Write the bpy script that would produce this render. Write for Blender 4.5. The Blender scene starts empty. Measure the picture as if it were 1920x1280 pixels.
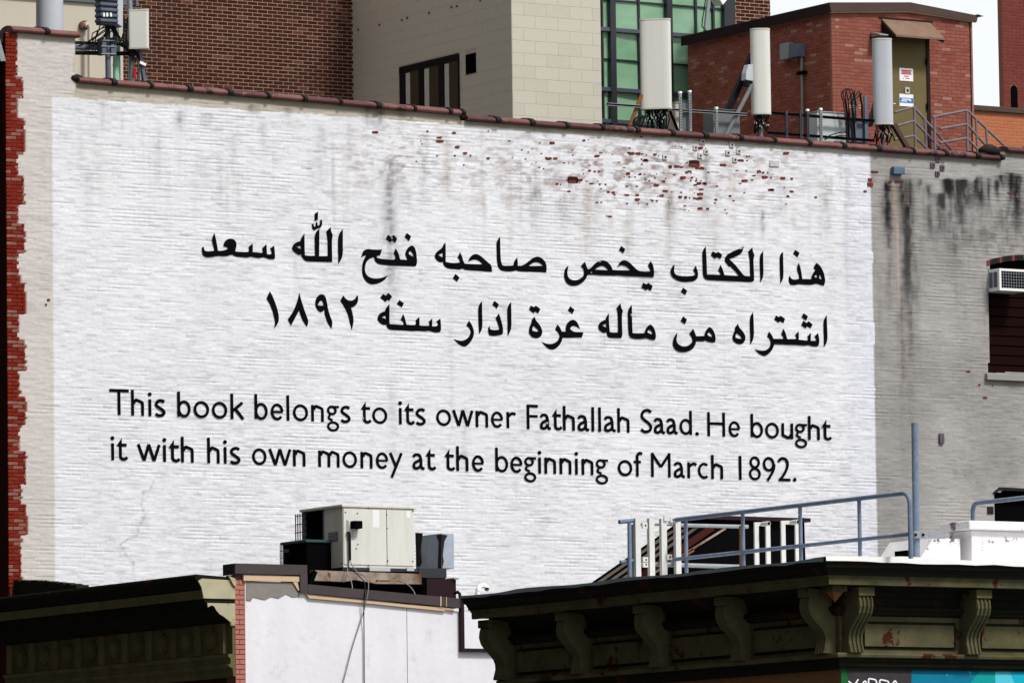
import bpy, math, random
import numpy as np
from mathutils import Vector
R = math.radians
rng = random.Random(7)
scene = bpy.context.scene
COL = scene.collection

# ---------------------------------------------------------------- camera
F_PX, HOR, ROLL = 12200.0, 1160.0, -0.0137
_p = math.atan(HOR / F_PX)
_a = math.atan(19500 * math.cos(_p) / F_PX)
CAM = Vector((0, 0, 1.7))
Fw = Vector((math.cos(_a) * math.cos(_p), math.sin(_a) * math.cos(_p), math.sin(_p)))
R0 = Vector((math.sin(_a), -math.cos(_a), 0))
U0 = R0.cross(Fw)
Rc = (R0 * math.cos(ROLL) + U0 * math.sin(ROLL)).normalized()
Uc = Rc.cross(Fw).normalized()
cd = bpy.data.cameras.new('camera')
cam = bpy.data.objects.new('camera', cd)
COL.objects.link(cam)
cd.sensor_width = 36
cd.lens = 36 * F_PX / 1920
cd.clip_start = 1
cd.clip_end = 3000
from mathutils import Matrix
cam.matrix_world = Matrix(((Rc.x, Uc.x, -Fw.x, CAM.x), (Rc.y, Uc.y, -Fw.y, CAM.y), (Rc.z, Uc.z, -Fw.z, CAM.z), (0, 0, 0, 1)))
scene.camera = cam

# ---------------------------------------------------------------- sky, sun, exposure
w = bpy.data.worlds.new('World')
scene.world = w
w.use_nodes = True
nt = w.node_tree
nt.nodes.clear()
SUN_EL, SUN_AZ = R(50), math.atan2(-0.97, 0.24)      # direction towards the sun: right of and behind the viewer
out = nt.nodes.new('ShaderNodeOutputWorld')
bg = nt.nodes.new('ShaderNodeBackground')
sky = nt.nodes.new('ShaderNodeTexSky')
sky.sky_type = 'NISHITA'
sky.sun_disc = False
sky.sun_elevation = SUN_EL
sky.sun_rotation = math.pi / 2 - SUN_AZ
sky.air_density = 1.0
sky.dust_density = 4.0
mixw = nt.nodes.new('ShaderNodeMix')
mixw.data_type = 'RGBA'
mixw.inputs[0].default_value = 0.80                  # high bright overcast veil over the blue
mixw.inputs[7].default_value = (9.6, 9.8, 10.1, 1)
nt.links.new(sky.outputs[0], mixw.inputs[6])
nt.links.new(mixw.outputs[2], bg.inputs[0])
bg.inputs[1].default_value = 0.15
nt.links.new(bg.outputs[0], out.inputs[0])
sd = bpy.data.lights.new('sun', 'SUN')
sd.energy = 4.3
sd.angle = R(9)
sd.color = (1.0, 0.975, 0.94)
so = bpy.data.objects.new('sun', sd)
COL.objects.link(so)
sdir = Vector((math.cos(SUN_AZ) * math.cos(SUN_EL), math.sin(SUN_AZ) * math.cos(SUN_EL), math.sin(SUN_EL)))
so.rotation_euler = sdir.to_track_quat('Z', 'Y').to_euler()
so.location = (40, -20, 60)
scene.view_settings.view_transform = 'Standard'
scene.view_settings.look = 'None'
scene.view_settings.exposure = -0.37
scene.view_settings.gamma = 1.0
try:
    scene.view_settings.use_curve_mapping = False
except Exception:
    pass
scene.cycles.max_bounces = 6
scene.cycles.use_denoising = True

# ---------------------------------------------------------------- helpers
def P(px, py, X=None, Y=None, Z=None, D=None):
    """World point where the sight line of photo pixel (px, py) meets a plane."""
    d = Fw + Rc * ((px - 960) / F_PX) + Uc * ((640 - py) / F_PX)
    if X is not None: t = (X - CAM.x) / d.x
    elif Y is not None: t = (Y - CAM.y) / d.y
    elif Z is not None: t = (Z - CAM.z) / d.z
    else: t = D
    return CAM + d * t
def PX(px, py=640, X=None, Y=None): return P(px, py, X, Y).x
def PY(px, py=640, X=None, Y=None): return P(px, py, X, Y).y
def PZ(px, py, X=None, Y=None): return P(px, py, X, Y).z

WORLD = {}
def origin_of(o):
    return WORLD.get(o.name, Vector((0, 0, 0))) if o else Vector((0, 0, 0))

def thing(name, label, cat, loc, group=None, kind=None):
    o = bpy.data.objects.new(name, None)
    o.empty_display_size = 0.3
    COL.objects.link(o)
    o.location = loc
    WORLD[o.name] = Vector(loc)
    o['label'] = label
    o['category'] = cat
    if group: o['group'] = group
    if kind: o['kind'] = kind
    return o

class MB:
    def __init__(s): s.v = []; s.f = []; s.mi = []; s.cur = 0; s.sm = []; s.smooth = False
    def add(s, vs, fs):
        b = len(s.v)
        s.v += [tuple(p) for p in vs]
        for f in fs:
            s.f.append(tuple(b + i for i in f)); s.mi.append(s.cur); s.sm.append(s.smooth)
        return s
    def box(s, x0, x1, y0, y1, z0, z1):
        x0, x1 = min(x0, x1), max(x0, x1); y0, y1 = min(y0, y1), max(y0, y1); z0, z1 = min(z0, z1), max(z0, z1)
        return s.add([(x0, y0, z0), (x1, y0, z0), (x1, y1, z0), (x0, y1, z0), (x0, y0, z1), (x1, y0, z1), (x1, y1, z1), (x0, y1, z1)],
                     [(0, 3, 2, 1), (4, 5, 6, 7), (0, 1, 5, 4), (1, 2, 6, 5), (2, 3, 7, 6), (3, 0, 4, 7)])
    def bar(s, a, b, wd, ht, up=(0, 0, 1)):
        a, b = Vector(a), Vector(b); d = (b - a).normalized(); up = Vector(up)
        if abs(d.dot(up)) > 0.98: up = Vector((0, 1, 0))
        sx = d.cross(up).normalized() * wd / 2; u = sx.cross(d).normalized() * ht / 2
        vs = [a - sx - u, a + sx - u, a + sx + u, a - sx + u, b - sx - u, b + sx - u, b + sx + u, b - sx + u]
        return s.add(vs, [(0, 1, 2, 3), (7, 6, 5, 4), (4, 5, 1, 0), (5, 6, 2, 1), (6, 7, 3, 2), (7, 4, 0, 3)])
    def tube(s, pts, r, n=8, caps=True, r2=None):
        pts = [Vector(p) for p in pts]; m = len(pts)
        sm = s.smooth; s.smooth = True
        vs = []; prev = None
        for i, p in enumerate(pts):
            d = (pts[min(i + 1, m - 1)] - pts[max(i - 1, 0)]).normalized()
            if prev is None:
                up = Vector((0, 0, 1)) if abs(d.z) < 0.9 else Vector((1, 0, 0))
                a = d.cross(up).normalized()
            else:
                a = (prev - d * prev.dot(d)).normalized()
            prev = a; c = d.cross(a)
            rr = r if r2 is None else r + (r2 - r) * i / (m - 1)
            for k in range(n):
                t = 2 * math.pi * k / n
                vs.append(p + (a * math.cos(t) + c * math.sin(t)) * rr)
        fs = [(i * n + k, i * n + (k + 1) % n, (i + 1) * n + (k + 1) % n, (i + 1) * n + k) for i in range(m - 1) for k in range(n)]
        s.add(vs, fs)
        s.smooth = False
        if caps:
            s.add(vs[:n], [tuple(range(n))[::-1]]); s.add(vs[-n:], [tuple(range(n))])
        s.smooth = sm
        return s
    def prism(s, poly, axis, c0, c1):
        """extrude a 2-D polygon: axis 'x' poly=(y,z), 'y' poly=(x,z), 'z' poly=(x,y)"""
        def q(p, c):
            return {'x': (c, p[0], p[1]), 'y': (p[0], c, p[1]), 'z': (p[0], p[1], c)}[axis]
        n = len(poly)
        vs = [q(p, c0) for p in poly] + [q(p, c1) for p in poly]
        fs = [tuple(range(n)), tuple(range(2 * n - 1, n - 1, -1))] + [(i + n, (i + 1) % n + n, (i + 1) % n, i) for i in range(n)]
        return s.add(vs, fs)
    def sweep(s, prof, path, caps=True):
        """sweep profile (outward offset, z) along XY path; outward = right-hand side"""
        n = len(path); rows = []
        for i in range(n):
            def nrm(a, b):
                d = Vector((b[0] - a[0], b[1] - a[1])).normalized(); return Vector((d.y, -d.x))
            if i == 0: m = nrm(path[0], path[1])
            elif i == n - 1: m = nrm(path[-2], path[-1])
            else:
                n1 = nrm(path[i - 1], path[i]); n2 = nrm(path[i], path[i + 1]); m = (n1 + n2); m = m / m.dot(n1)
            rows.append([(path[i][0] + m.x * p, path[i][1] + m.y * p, z) for p, z in prof])
        k = len(prof)
        vs = [v for r in rows for v in r]
        fs = [(i * k + j, (i + 1) * k + j, (i + 1) * k + (j + 1) % k, i * k + (j + 1) % k) for i in range(n - 1) for j in range(k)]
        if caps: fs += [tuple(range(k)), tuple((n - 1) * k + j for j in range(k - 1, -1, -1))]
        return s.add(vs, fs)
    def disc(s, c, r, axis, t, n=20, hole=0):
        pts = [(c[0] + r * math.cos(2 * math.pi * k / n), c[1] + r * math.sin(2 * math.pi * k / n)) for k in range(n)]
        return s.prism(pts, axis, c[2], c[2] + t)
    def build(s, name, mats, parent=None, label=None, bevel=0, **props):
        me = bpy.data.meshes.new(name)
        og = origin_of(parent)
        if og.length: vs = [(a - og.x, b - og.y, c - og.z) for a, b, c in s.v]
        else: vs = s.v
        me.from_pydata(vs, [], s.f)
        for m in (mats if isinstance(mats, (list, tuple)) else [mats]): me.materials.append(m)
        if any(s.mi): me.polygons.foreach_set('material_index', s.mi)
        me.polygons.foreach_set('use_smooth', s.sm)
        o = link(name, me, parent)
        if label: o['label'] = label
        for k, v in props.items(): o[k] = v
        if bevel:
            md = o.modifiers.new('bevel', 'BEVEL'); md.width = bevel; md.segments = 2; md.limit_method = 'ANGLE'; md.angle_limit = R(50)
        return o
def link(name, me, parent=None):
    o = bpy.data.objects.new(name, me)
    COL.objects.link(o)
    if parent:
        o.parent = parent
        WORLD[o.name] = origin_of(parent)
    return o
def single(mb, name, mat, label, cat, loc, group=None, bevel=0):
    """a thing that is one mesh: origin at its base"""
    o = thing('tmp', label, cat, loc)
    og = Vector(loc)
    mb.v = [(a - og.x, b - og.y, c - og.z) for a, b, c in mb.v]
    COL.objects.unlink(o); bpy.data.objects.remove(o)
    ob = mb.build(name, mat, None, label, bevel)
    ob.location = loc; ob['category'] = cat
    WORLD[ob.name] = og
    if group: ob['group'] = group
    return ob
def arc(cx, cy, rx, ry, a0, a1, n=14):
    return [(cx + rx * math.cos(R(a0 + (a1 - a0) * i / n)), cy + ry * math.sin(R(a0 + (a1 - a0) * i / n))) for i in range(n + 1)]

# ---------------------------------------------------------------- materials
def mat(name, col, rough=0.75, col2=None, scale=3.0, amt=0.5, stretch=(1, 1, 1), bump=0.0, bscale=60, metal=0.0, spec=0.05,
        spots=None, sscale=4.0, sthr=0.62, ssoft=0.03, alpha=None):
    m = bpy.data.materials.new(name)
    m.use_nodes = True
    t = m.node_tree; b = t.nodes['Principled BSDF']
    b.inputs['Roughness'].default_value = rough
    b.inputs['Metallic'].default_value = metal
    b.inputs['Specular IOR Level'].default_value = spec
    c = (*col, 1)
    tc = t.nodes.new('ShaderNodeTexCoord')
    mp = t.nodes.new('ShaderNodeMapping'); mp.inputs['Scale'].default_value = stretch
    t.links.new(tc.outputs['Object'], mp.inputs[0])
    last = None
    if col2:
        n = t.nodes.new('ShaderNodeTexNoise'); n.inputs['Scale'].default_value = scale; n.inputs['Detail'].default_value = 6; n.inputs['Roughness'].default_value = 0.65
        t.links.new(mp.outputs[0], n.inputs[0])
        cr = t.nodes.new('ShaderNodeValToRGB')
        cr.color_ramp.elements[0].position = 0.5 - amt / 2; cr.color_ramp.elements[1].position = 0.5 + amt / 2
        cr.color_ramp.elements[0].color = c; cr.color_ramp.elements[1].color = (*col2, 1)
        t.links.new(n.outputs[0], cr.inputs[0]); last = cr.outputs[0]
    if spots:
        n = t.nodes.new('ShaderNodeTexNoise'); n.inputs['Scale'].default_value = sscale; n.inputs['Detail'].default_value = 8; n.inputs['Roughness'].default_value = 0.7
        t.links.new(tc.outputs['Object'], n.inputs[0])
        cr = t.nodes.new('ShaderNodeValToRGB')
        cr.color_ramp.elements[0].position = sthr - ssoft; cr.color_ramp.elements[1].position = sthr + ssoft
        cr.color_ramp.elements[0].color = (0, 0, 0, 1); cr.color_ramp.elements[1].color = (1, 1, 1, 1)
        t.links.new(n.outputs[0], cr.inputs[0])
        mx = t.nodes.new('ShaderNodeMix'); mx.data_type = 'RGBA'
        t.links.new(cr.outputs[0], mx.inputs[0])
        if last: t.links.new(last, mx.inputs[6])
        else: mx.inputs[6].default_value = c
        mx.inputs[7].default_value = (*spots, 1); last = mx.outputs[2]
    if last: t.links.new(last, b.inputs['Base Color'])
    else: b.inputs['Base Color'].default_value = c
    if bump:
        n = t.nodes.new('ShaderNodeTexNoise'); n.inputs['Scale'].default_value = bscale; n.inputs['Detail'].default_value = 4
        t.links.new(tc.outputs['Object'], n.inputs[0])
        bp = t.nodes.new('ShaderNodeBump'); bp.inputs['Strength'].default_value = bump; bp.inputs['Distance'].default_value = 0.01
        t.links.new(n.outputs[0], bp.inputs['Height']); t.links.new(bp.outputs[0], b.inputs['Normal'])
    return m

M = {}
M['black_paint'] = mat('black_paint', (0.003, 0.003, 0.0045), 0.95, col2=(0.006, 0.006, 0.009), scale=8, bump=0.4, bscale=25, spec=0.0)
M['bare'] = mat('bare_brick', (0.20, 0.045, 0.03), 0.9, col2=(0.09, 0.025, 0.02), scale=14, bump=0.5)
M['bare_dark'] = mat('bare_brick_hole', (0.05, 0.018, 0.012), 0.95, col2=(0.015, 0.01, 0.01), scale=14)
M['terracotta'] = mat('terracotta', (0.20, 0.078, 0.066), 0.55, col2=(0.095, 0.036, 0.034), scale=4, amt=0.5, spots=(0.025, 0.012, 0.014), sscale=3, sthr=0.58, spec=0.2)
M['terracotta_dark'] = mat('terracotta_dark', (0.11, 0.042, 0.040), 0.6, col2=(0.055, 0.022, 0.022), scale=5, spots=(0.2, 0.10, 0.09), sscale=4, sthr=0.62, spec=0.15)
M['tar'] = mat('tar', (0.012, 0.010, 0.011), 0.6, col2=(0.03, 0.024, 0.024), scale=9, bump=0.6, bscale=30)
M['red1'] = mat('red_brick_a', (0.23, 0.022, 0.010), 0.85, col2=(0.10, 0.010, 0.007), scale=9, bump=0.5)
M['red2'] = mat('red_brick_b', (0.13, 0.016, 0.010), 0.85, col2=(0.24, 0.04, 0.022), scale=7, bump=0.5)
M['red3'] = mat('red_brick_c', (0.30, 0.15, 0.12), 0.85, col2=(0.14, 0.035, 0.025), scale=8, bump=0.5)
M['red_mortar'] = mat('red_mortar', (0.11, 0.02, 0.012), 0.95, col2=(0.2, 0.07, 0.05), scale=3)
M['mar1'] = mat('maroon_brick_a', (0.050, 0.012, 0.009), 0.85, col2=(0.035, 0.012, 0.010), scale=6, bump=0.4)
M['mar2'] = mat('maroon_brick_b', (0.062, 0.016, 0.012), 0.85, col2=(0.045, 0.016, 0.012), scale=6, bump=0.4)
M['mar3'] = mat('maroon_brick_c', (0.036, 0.010, 0.008), 0.85, col2=(0.07, 0.028, 0.02), scale=6, bump=0.4)
M['mar4'] = mat('maroon_brick_d', (0.13, 0.048, 0.036), 0.85, col2=(0.08, 0.03, 0.024), scale=6, bump=0.4)
M['pale_mortar'] = mat('pale_mortar', (0.42, 0.31, 0.22), 0.95, col2=(0.30, 0.21, 0.145), scale=2)
M['bul1'] = mat('rose_brick_a', (0.27, 0.100, 0.072), 0.85, col2=(0.20, 0.058, 0.04), scale=7, bump=0.6)
M['bul2'] = mat('rose_brick_b', (0.20, 0.070, 0.052), 0.85, col2=(0.30, 0.105, 0.075), scale=7, bump=0.6)
M['bul3'] = mat('rose_brick_c', (0.25, 0.085, 0.062), 0.85, col2=(0.17, 0.046, 0.034), scale=7, bump=0.6)
M['bul4'] = mat('rose_brick_efflorescence', (0.36, 0.20, 0.16), 0.85, col2=(0.26, 0.10, 0.08), scale=9, bump=0.6)
M['rose_mortar'] = mat('rose_mortar', (0.33, 0.16, 0.12), 0.95, col2=(0.22, 0.09, 0.065), scale=2)
M['org1'] = mat('orange_brick_a', (0.42, 0.135, 0.055), 0.85, col2=(0.34, 0.10, 0.045), scale=7)
M['org2'] = mat('orange_brick_b', (0.36, 0.105, 0.045), 0.85, col2=(0.44, 0.16, 0.08), scale=7)
M['org_mortar'] = mat('orange_mortar', (0.46, 0.28, 0.17), 0.95)
M['dred1'] = mat('dark_red_brick_a', (0.17, 0.042, 0.032), 0.85, col2=(0.10, 0.025, 0.02), scale=7)
M['dred2'] = mat('dark_red_brick_b', (0.12, 0.030, 0.024), 0.85, col2=(0.19, 0.055, 0.04), scale=7)
M['dred_mortar'] = mat('dark_red_mortar', (0.24, 0.10, 0.075), 0.95)
M['pink1'] = mat('pink_brick_a', (0.42, 0.17, 0.14), 0.85, col2=(0.34, 0.12, 0.10), scale=7)
M['pink2'] = mat('pink_brick_b', (0.36, 0.13, 0.10), 0.85, col2=(0.44, 0.2, 0.16), scale=7)
M['pink_mortar'] = mat('pink_mortar', (0.14, 0.05, 0.04), 0.95)
M['blind'] = mat('dark_blind', (0.010, 0.002, 0.002), 0.8)
M['facade_red'] = mat('facade_red', (0.035, 0.004, 0.004), 0.9, col2=(0.02, 0.003, 0.003), scale=4)
M['cream'] = mat('cream_stucco', (0.54, 0.49, 0.40), 0.9, col2=(0.46, 0.42, 0.35), scale=1.2, amt=0.6, bump=0.3, bscale=40)
M['block'] = mat('painted_block', (0.52, 0.495, 0.42), 0.85, col2=(0.46, 0.43, 0.365), scale=1.7, amt=0.6, bump=0.4, bscale=50, spots=(0.40, 0.36, 0.28), sscale=1.0, sthr=0.66, ssoft=0.08)
M['block_joint'] = mat('block_joint', (0.43, 0.40, 0.33), 0.9)
M['win_black'] = mat('black_frame', (0.006, 0.006, 0.010), 0.6, spec=0.1)
M['frame_white'] = mat('white_frame', (0.50, 0.50, 0.46), 0.5, col2=(0.4, 0.4, 0.37), scale=3)
M['dark_glass'] = mat('dark_glass', (0.035, 0.035, 0.022), 0.12, spec=0.5)
M['green_glass'] = mat('green_glass', (0.14, 0.29, 0.165), 0.22, col2=(0.235, 0.40, 0.26), scale=0.7, amt=0.35, stretch=(0.5, 1, 2.0), spec=0.5)  # pale blotches put uneven reflections into the pane colour
M['mullion'] = mat('dark_mullion', (0.012, 0.014, 0.020), 0.4, spec=0.5)
M['mullion_light'] = mat('edge_mullion', (0.05, 0.06, 0.08), 0.35, spec=0.5)
M['brown_metal'] = mat('brown_metal', (0.085, 0.056, 0.046), 0.5, col2=(0.065, 0.043, 0.036), scale=3)
M['dark_metal'] = mat('dark_metal', (0.022, 0.012, 0.014), 0.5)
M['awning'] = mat('awning_brown', (0.22, 0.145, 0.105), 0.6, col2=(0.16, 0.10, 0.07), scale=4)
M['door'] = mat('olive_door', (0.13, 0.105, 0.045), 0.6, col2=(0.16, 0.125, 0.06), scale=2, bump=0.2)
M['radome'] = mat('radome_white', (0.66, 0.66, 0.60), 0.5, col2=(0.61, 0.61, 0.56), scale=1.5, stretch=(1, 1, 0.2))
M['radome_grey'] = mat('radome_grey', (0.47, 0.50, 0.53), 0.5, col2=(0.42, 0.45, 0.48), scale=1.5)
M['cap_grey'] = mat('radome_cap', (0.48, 0.49, 0.43), 0.6)
M['galv'] = mat('galvanised_steel', (0.30, 0.32, 0.34), 0.4, col2=(0.21, 0.23, 0.25), scale=12, metal=0.35, spec=0.5)
M['blue_steel'] = mat('painted_blue_grey_pipe', (0.19, 0.24, 0.32), 0.45, col2=(0.11, 0.15, 0.22), scale=9, amt=0.5, spots=(0.36, 0.40, 0.46), sscale=14, sthr=0.66, bump=0.2, bscale=90)
M['cable'] = mat('black_cable', (0.010, 0.010, 0.013), 0.5)
M['cable_grey'] = mat('grey_cable', (0.22, 0.22, 0.20), 0.5)
M['green_pipe'] = mat('green_conduit', (0.30, 0.60, 0.42), 0.5, col2=(0.22, 0.48, 0.32), scale=3)
M['radio'] = mat('radio_grey', (0.13, 0.15, 0.19), 0.5, col2=(0.09, 0.10, 0.14), scale=5)
M['rust'] = mat('rusty_steel', (0.13, 0.055, 0.02), 0.8, col2=(0.24, 0.11, 0.04), scale=6)
M['ac'] = mat('ac_enamel', (0.66, 0.655, 0.60), 0.5, col2=(0.56, 0.55, 0.50), scale=2.2, stretch=(3, 3, .5), spots=(.36, .30, .22), sscale=5, sthr=.70, ssoft=.03)
M['ac_white'] = mat('ac_sticker', (0.75, 0.75, 0.72), 0.5)
M['void'] = mat('dark_interior', (0.003, 0.003, 0.0035), 1.0, spec=0.0)
M['duct'] = mat('duct_metal', (0.26, 0.30, 0.36), 0.5, col2=(0.40, 0.44, 0.50), scale=4, spots=(.05,.04,.04), sscale=5, sthr=.68, ssoft=.02)
M['beam'] = mat('beam_rust', (0.34, 0.29, 0.24), 0.8, col2=(0.14, 0.08, 0.05), scale=4, amt=0.35, spots=(0.12, 0.05, 0.025), sscale=3, sthr=0.58)
M['flash'] = mat('brown_flashing', (0.075, 0.062, 0.062), 0.5, col2=(0.055, 0.045, 0.046), scale=2)
M['lumber'] = mat('pale_lumber', (0.60, 0.44, 0.29), 0.8, col2=(0.52, 0.36, 0.22), scale=2, stretch=(0.4, 1, 6))
M['stucco'] = mat('white_stucco', (0.76, 0.75, 0.78), 0.85, col2=(0.64, 0.63, 0.67), scale=0.9, amt=0.5, stretch=(1.6, 1, .7), bump=0.5, bscale=9, spots=(.55, .54, .57), sscale=2.2, sthr=.63, ssoft=.06)
M['grey_stucco'] = mat('grey_stucco', (0.25, 0.23, 0.21), 0.9, col2=(0.20, 0.18, 0.16), scale=4, bump=0.3)
M['cornice_m'] = mat('weathered_green_paint', (0.115, 0.107, 0.055), 0.9, col2=(0.045, 0.042, 0.022), scale=2.2, amt=0.5, spots=(0.045, 0.012, 0.008), sscale=2.3, sthr=0.585, ssoft=0.010, bump=0.25, bscale=30)
M['cornice_dark'] = mat('dark_green_paint', (0.014, 0.0145, 0.009), 0.85, col2=(0.009, 0.009, 0.006), scale=3, spots=(0.045, 0.014, 0.010), sscale=2.4, sthr=0.62)
M['cornice_l'] = mat('pale_green_paint', (0.15, 0.14, 0.065), 0.85, col2=(0.08, 0.076, 0.036), scale=2.4, spots=(0.11, 0.06, 0.03), sscale=3.2, sthr=0.63, ssoft=0.05)
M['cornice_end'] = mat('cream_green_paint', (0.45, 0.42, 0.28), 0.75, col2=(0.36, 0.33, 0.22), scale=3, spots=(0.24, 0.13, 0.06), sscale=5, sthr=0.64, ssoft=0.05)
M['lead'] = mat('lead_flashing', (0.16, 0.21, 0.24), 0.45, col2=(0.11, 0.15, 0.17), scale=3, spec=0.5)
M['white_membrane'] = mat('white_membrane', (0.80, 0.80, 0.78), 0.6, col2=(0.70, 0.70, 0.68), scale=2, bump=0.4, bscale=8)
M['white_coat'] = mat('white_roof_coating', (0.78, 0.76, 0.77), 0.8, col2=(0.62, 0.60, 0.62), scale=3, spots=(0.14, 0.11, 0.10), sscale=3.4, sthr=0.615, ssoft=0.02, bump=0.8, bscale=7)
M['brown_wall'] = mat('ochre_wall', (0.19, 0.10, 0.045), 0.9, col2=(0.155, 0.08, 0.04), scale=6, bump=0.3)
M['m_green'] = mat('mural_green', (0.012, 0.11, 0.03), 0.8)
M['m_char'] = mat('mural_charcoal', (0.035, 0.034, 0.036), 0.85, col2=(0.05, 0.045, 0.048), scale=9)
M['m_blue'] = mat('mural_blue', (0.005, 0.15, 0.26), 0.8, col2=(0.008, 0.18, 0.28), scale=7)
M['m_teal'] = mat('mural_teal', (0.006, 0.27, 0.27), 0.8, col2=(0.01, 0.30, 0.29), scale=7)
M['m_cyan'] = mat('mural_cyan', (0.08, 0.50, 0.62), 0.8)
M['m_sky'] = mat('mural_azure', (0.01, 0.36, 0.50), 0.8)
M['white_paint'] = mat('white_spray', (0.82, 0.80, 0.84), 0.7)
M['alu'] = mat('aluminium_channel', (0.62, 0.62, 0.60), 0.45, col2=(0.52, 0.52, 0.50), scale=8)
M['slat'] = mat('weathered_roof_panel', (0.12, 0.095, 0.078), 0.7, col2=(0.12, 0.09, 0.075), scale=5)
M['rust_red'] = mat('rust_red_paint', (0.06, 0.008, 0.006), 0.8, col2=(0.03, 0.012, 0.01), scale=7)
M['asphalt'] = mat('asphalt', (0.05, 0.05, 0.052), 0.9, col2=(0.065, 0.065, 0.065), scale=2, bump=0.4)
M['concrete'] = mat('concrete', (0.30, 0.29, 0.27), 0.9, col2=(0.24, 0.23, 0.22), scale=1.5)
M['roofing'] = mat('roofing_felt', (0.16, 0.16, 0.16), 0.9, col2=(0.11, 0.11, 0.11), scale=1.5)
M['tan_brick'] = mat('tan_masonry', (0.13, 0.09, 0.07), 0.9, col2=(0.09, 0.065, 0.05), scale=1.5)
M['sign_white'] = mat('sign_white', (0.78, 0.76, 0.76), 0.6)
M['sign_blue'] = mat('sign_blue', (0.01, 0.16, 0.48), 0.6)
M['sign_red'] = mat('sign_red', (0.45, 0.10, 0.12), 0.6)
M['red_tag'] = mat('red_tag', (0.55, 0.01, 0.02), 0.6)
M['dark_rail'] = mat('dark_railing', (0.05, 0.045, 0.055), 0.5, col2=(0.08, 0.07, 0.085), scale=8)
M['grey_rail'] = mat('grey_stair_rail', (0.20, 0.17, 0.19), 0.5, col2=(0.14, 0.12, 0.135), scale=8)
M['pvc'] = mat('white_pvc', (0.8, 0.8, 0.78), 0.5)
M['moss'] = mat('moss', (0.008, 0.010, 0.006), 0.95, col2=(.03,.03,.02), scale=12, bump=1, bscale=20)
# ================================================================ the big painted wall
YW = 101.5
XF = PX(13, 640, Y=YW)                # street line
XE = PX(1920, 640, Y=YW) + 3.0
CH = 0.0672
def proj(x, y, z):
    dx, dy, dz = x - CAM.x, y - CAM.y, z - CAM.z
    f = dx * Fw.x + dy * Fw.y + dz * Fw.z
    r = dx * Rc.x + dy * Rc.y + dz * Rc.z
    u = dx * Uc.x + dy * Uc.y + dz * Uc.z
    return 960 + F_PX * r / f, 640 - F_PX * u / f
nrs = np.random.RandomState(11)
LAT = nrs.rand(256, 256)
def vnoise(x, y):
    xi = np.floor(x).astype(int); yi = np.floor(y).astype(int); fx = x - xi; fy = y - yi
    fx = fx * fx * (3 - 2 * fx); fy = fy * fy * (3 - 2 * fy)
    a = LAT[xi % 256, yi % 256]; b = LAT[(xi + 1) % 256, yi % 256]; c = LAT[xi % 256, (yi + 1) % 256]; d = LAT[(xi + 1) % 256, (yi + 1) % 256]
    return a * (1 - fx) * (1 - fy) + b * fx * (1 - fy) + c * (1 - fx) * fy + d * fx * fy
def fbm(x, y, o=4):
    s = 0; a = 0.5; t = 0
    for k in range(o):
        s = s + a * vnoise(x * 2 ** k + 17 * k, y * 2 ** k + 31 * k); t += a; a *= 0.55
    return s / t
def sst(a, b, x):
    t = np.clip((x - a) / (b - a), 0, 1); return t * t * (3 - 2 * t)

# wall top in steps: (px0, y0, px1, y1) of the coping's underside
TOPS = [(13, 60, 141, 70), (141, 154, 863, 216), (863, 226, 1873, 300), (1873, 284, 1960, 291)]
segs = []
for a, b, c, d in TOPS:
    p = P(a, b, Y=YW); q = P(c, d, Y=YW); segs.append((p.x, p.z, q.x, q.z))
segs[-1] = (segs[-1][0], segs[-1][1], XE, segs[-1][3])
def ztop(x):
    r = np.zeros_like(x)
    for x0, z0, x1, z1 in segs:
        m = (x >= x0 - 1e-6); r = np.where(m, z0 + (z1 - z0) * (x - x0) / (x1 - x0), r)
    return r

wall_b = thing('painted_brick_building', 'tall brick building whose white painted side wall carries the Arabic and English lettering', 'building', (XF, YW, 0))
wall_b['label'] = 'tall brick building with huge white painted side wall carrying Arabic and English lettering'
ZB = 6.6
BL = 0.213
fr = np.array([0, 0.035, 0.25, 0.465, 0.5, 0.535, 0.75, 0.965])
nb = int((XE - XF) / BL) + 2
xs = (np.arange(nb)[:, None] + fr[None, :]).ravel() * BL + XF
step_x = sorted(set([s[0] for s in segs[1:]]))
xs = np.sort(np.concatenate([xs[xs <= XE]] + [np.array([s - 0.004, s]) for s in step_x]))
ZMAX = max(max(s[1], s[3]) for s in segs)
nc = int((ZMAX - ZB) / CH) + 2
fz = np.array([0.0, 0.11, 0.5, 0.89])
zs = (np.arange(nc)[:, None] + fz[None, :]).ravel() * CH + ZB
X, Z = np.meshgrid(xs, zs)                 # rows = z
ci = np.floor((Z - ZB) / CH + 1e-6).astype(int); cf = (Z - ZB) / CH - ci
bu = (X - XF) / BL + 0.5 * (ci % 2); bi = np.floor(bu + 1e-6).astype(int); bf = bu - bi
rb = LAT[(bi * 7 + ci * 13) % 256, (bi * 31 + ci * 57) % 256]      # per-brick random
rb2 = LAT[(bi * 11 + ci * 3 + 5) % 256, (bi * 17 + ci * 29 + 9) % 256]
joint = (cf < 0.03) | (cf > 0.97)
vj = (bf < 0.02) | (bf > 0.985)
D = np.zeros_like(X)
open_j = sst(0.50, 0.74, fbm(X * 2.0, Z * 15.0, 2) * 0.62 + fbm(X * 0.5, Z * 0.8, 3) * 0.42)
D += np.where(joint, -0.0001 - 0.0060 * open_j, 0)
D += np.where(vj & ~joint, -0.0002 - 0.006 * open_j * rb2, 0)
D += np.where(joint, 0, (rb - 0.5) * 0.0032)
D += (fbm(X * 8, Z * 13, 2) - 0.5) * 0.0060 + (fbm(X * 2.5, Z * 5 + 7, 2) - 0.5) * 0.007
D += (fbm(X * 0.3, Z * 0.3, 3) - 0.5) * 0.02
D += np.where(cf > 0.8, 1, 0) * (rb2 - 0.5) * 0.003
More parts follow.
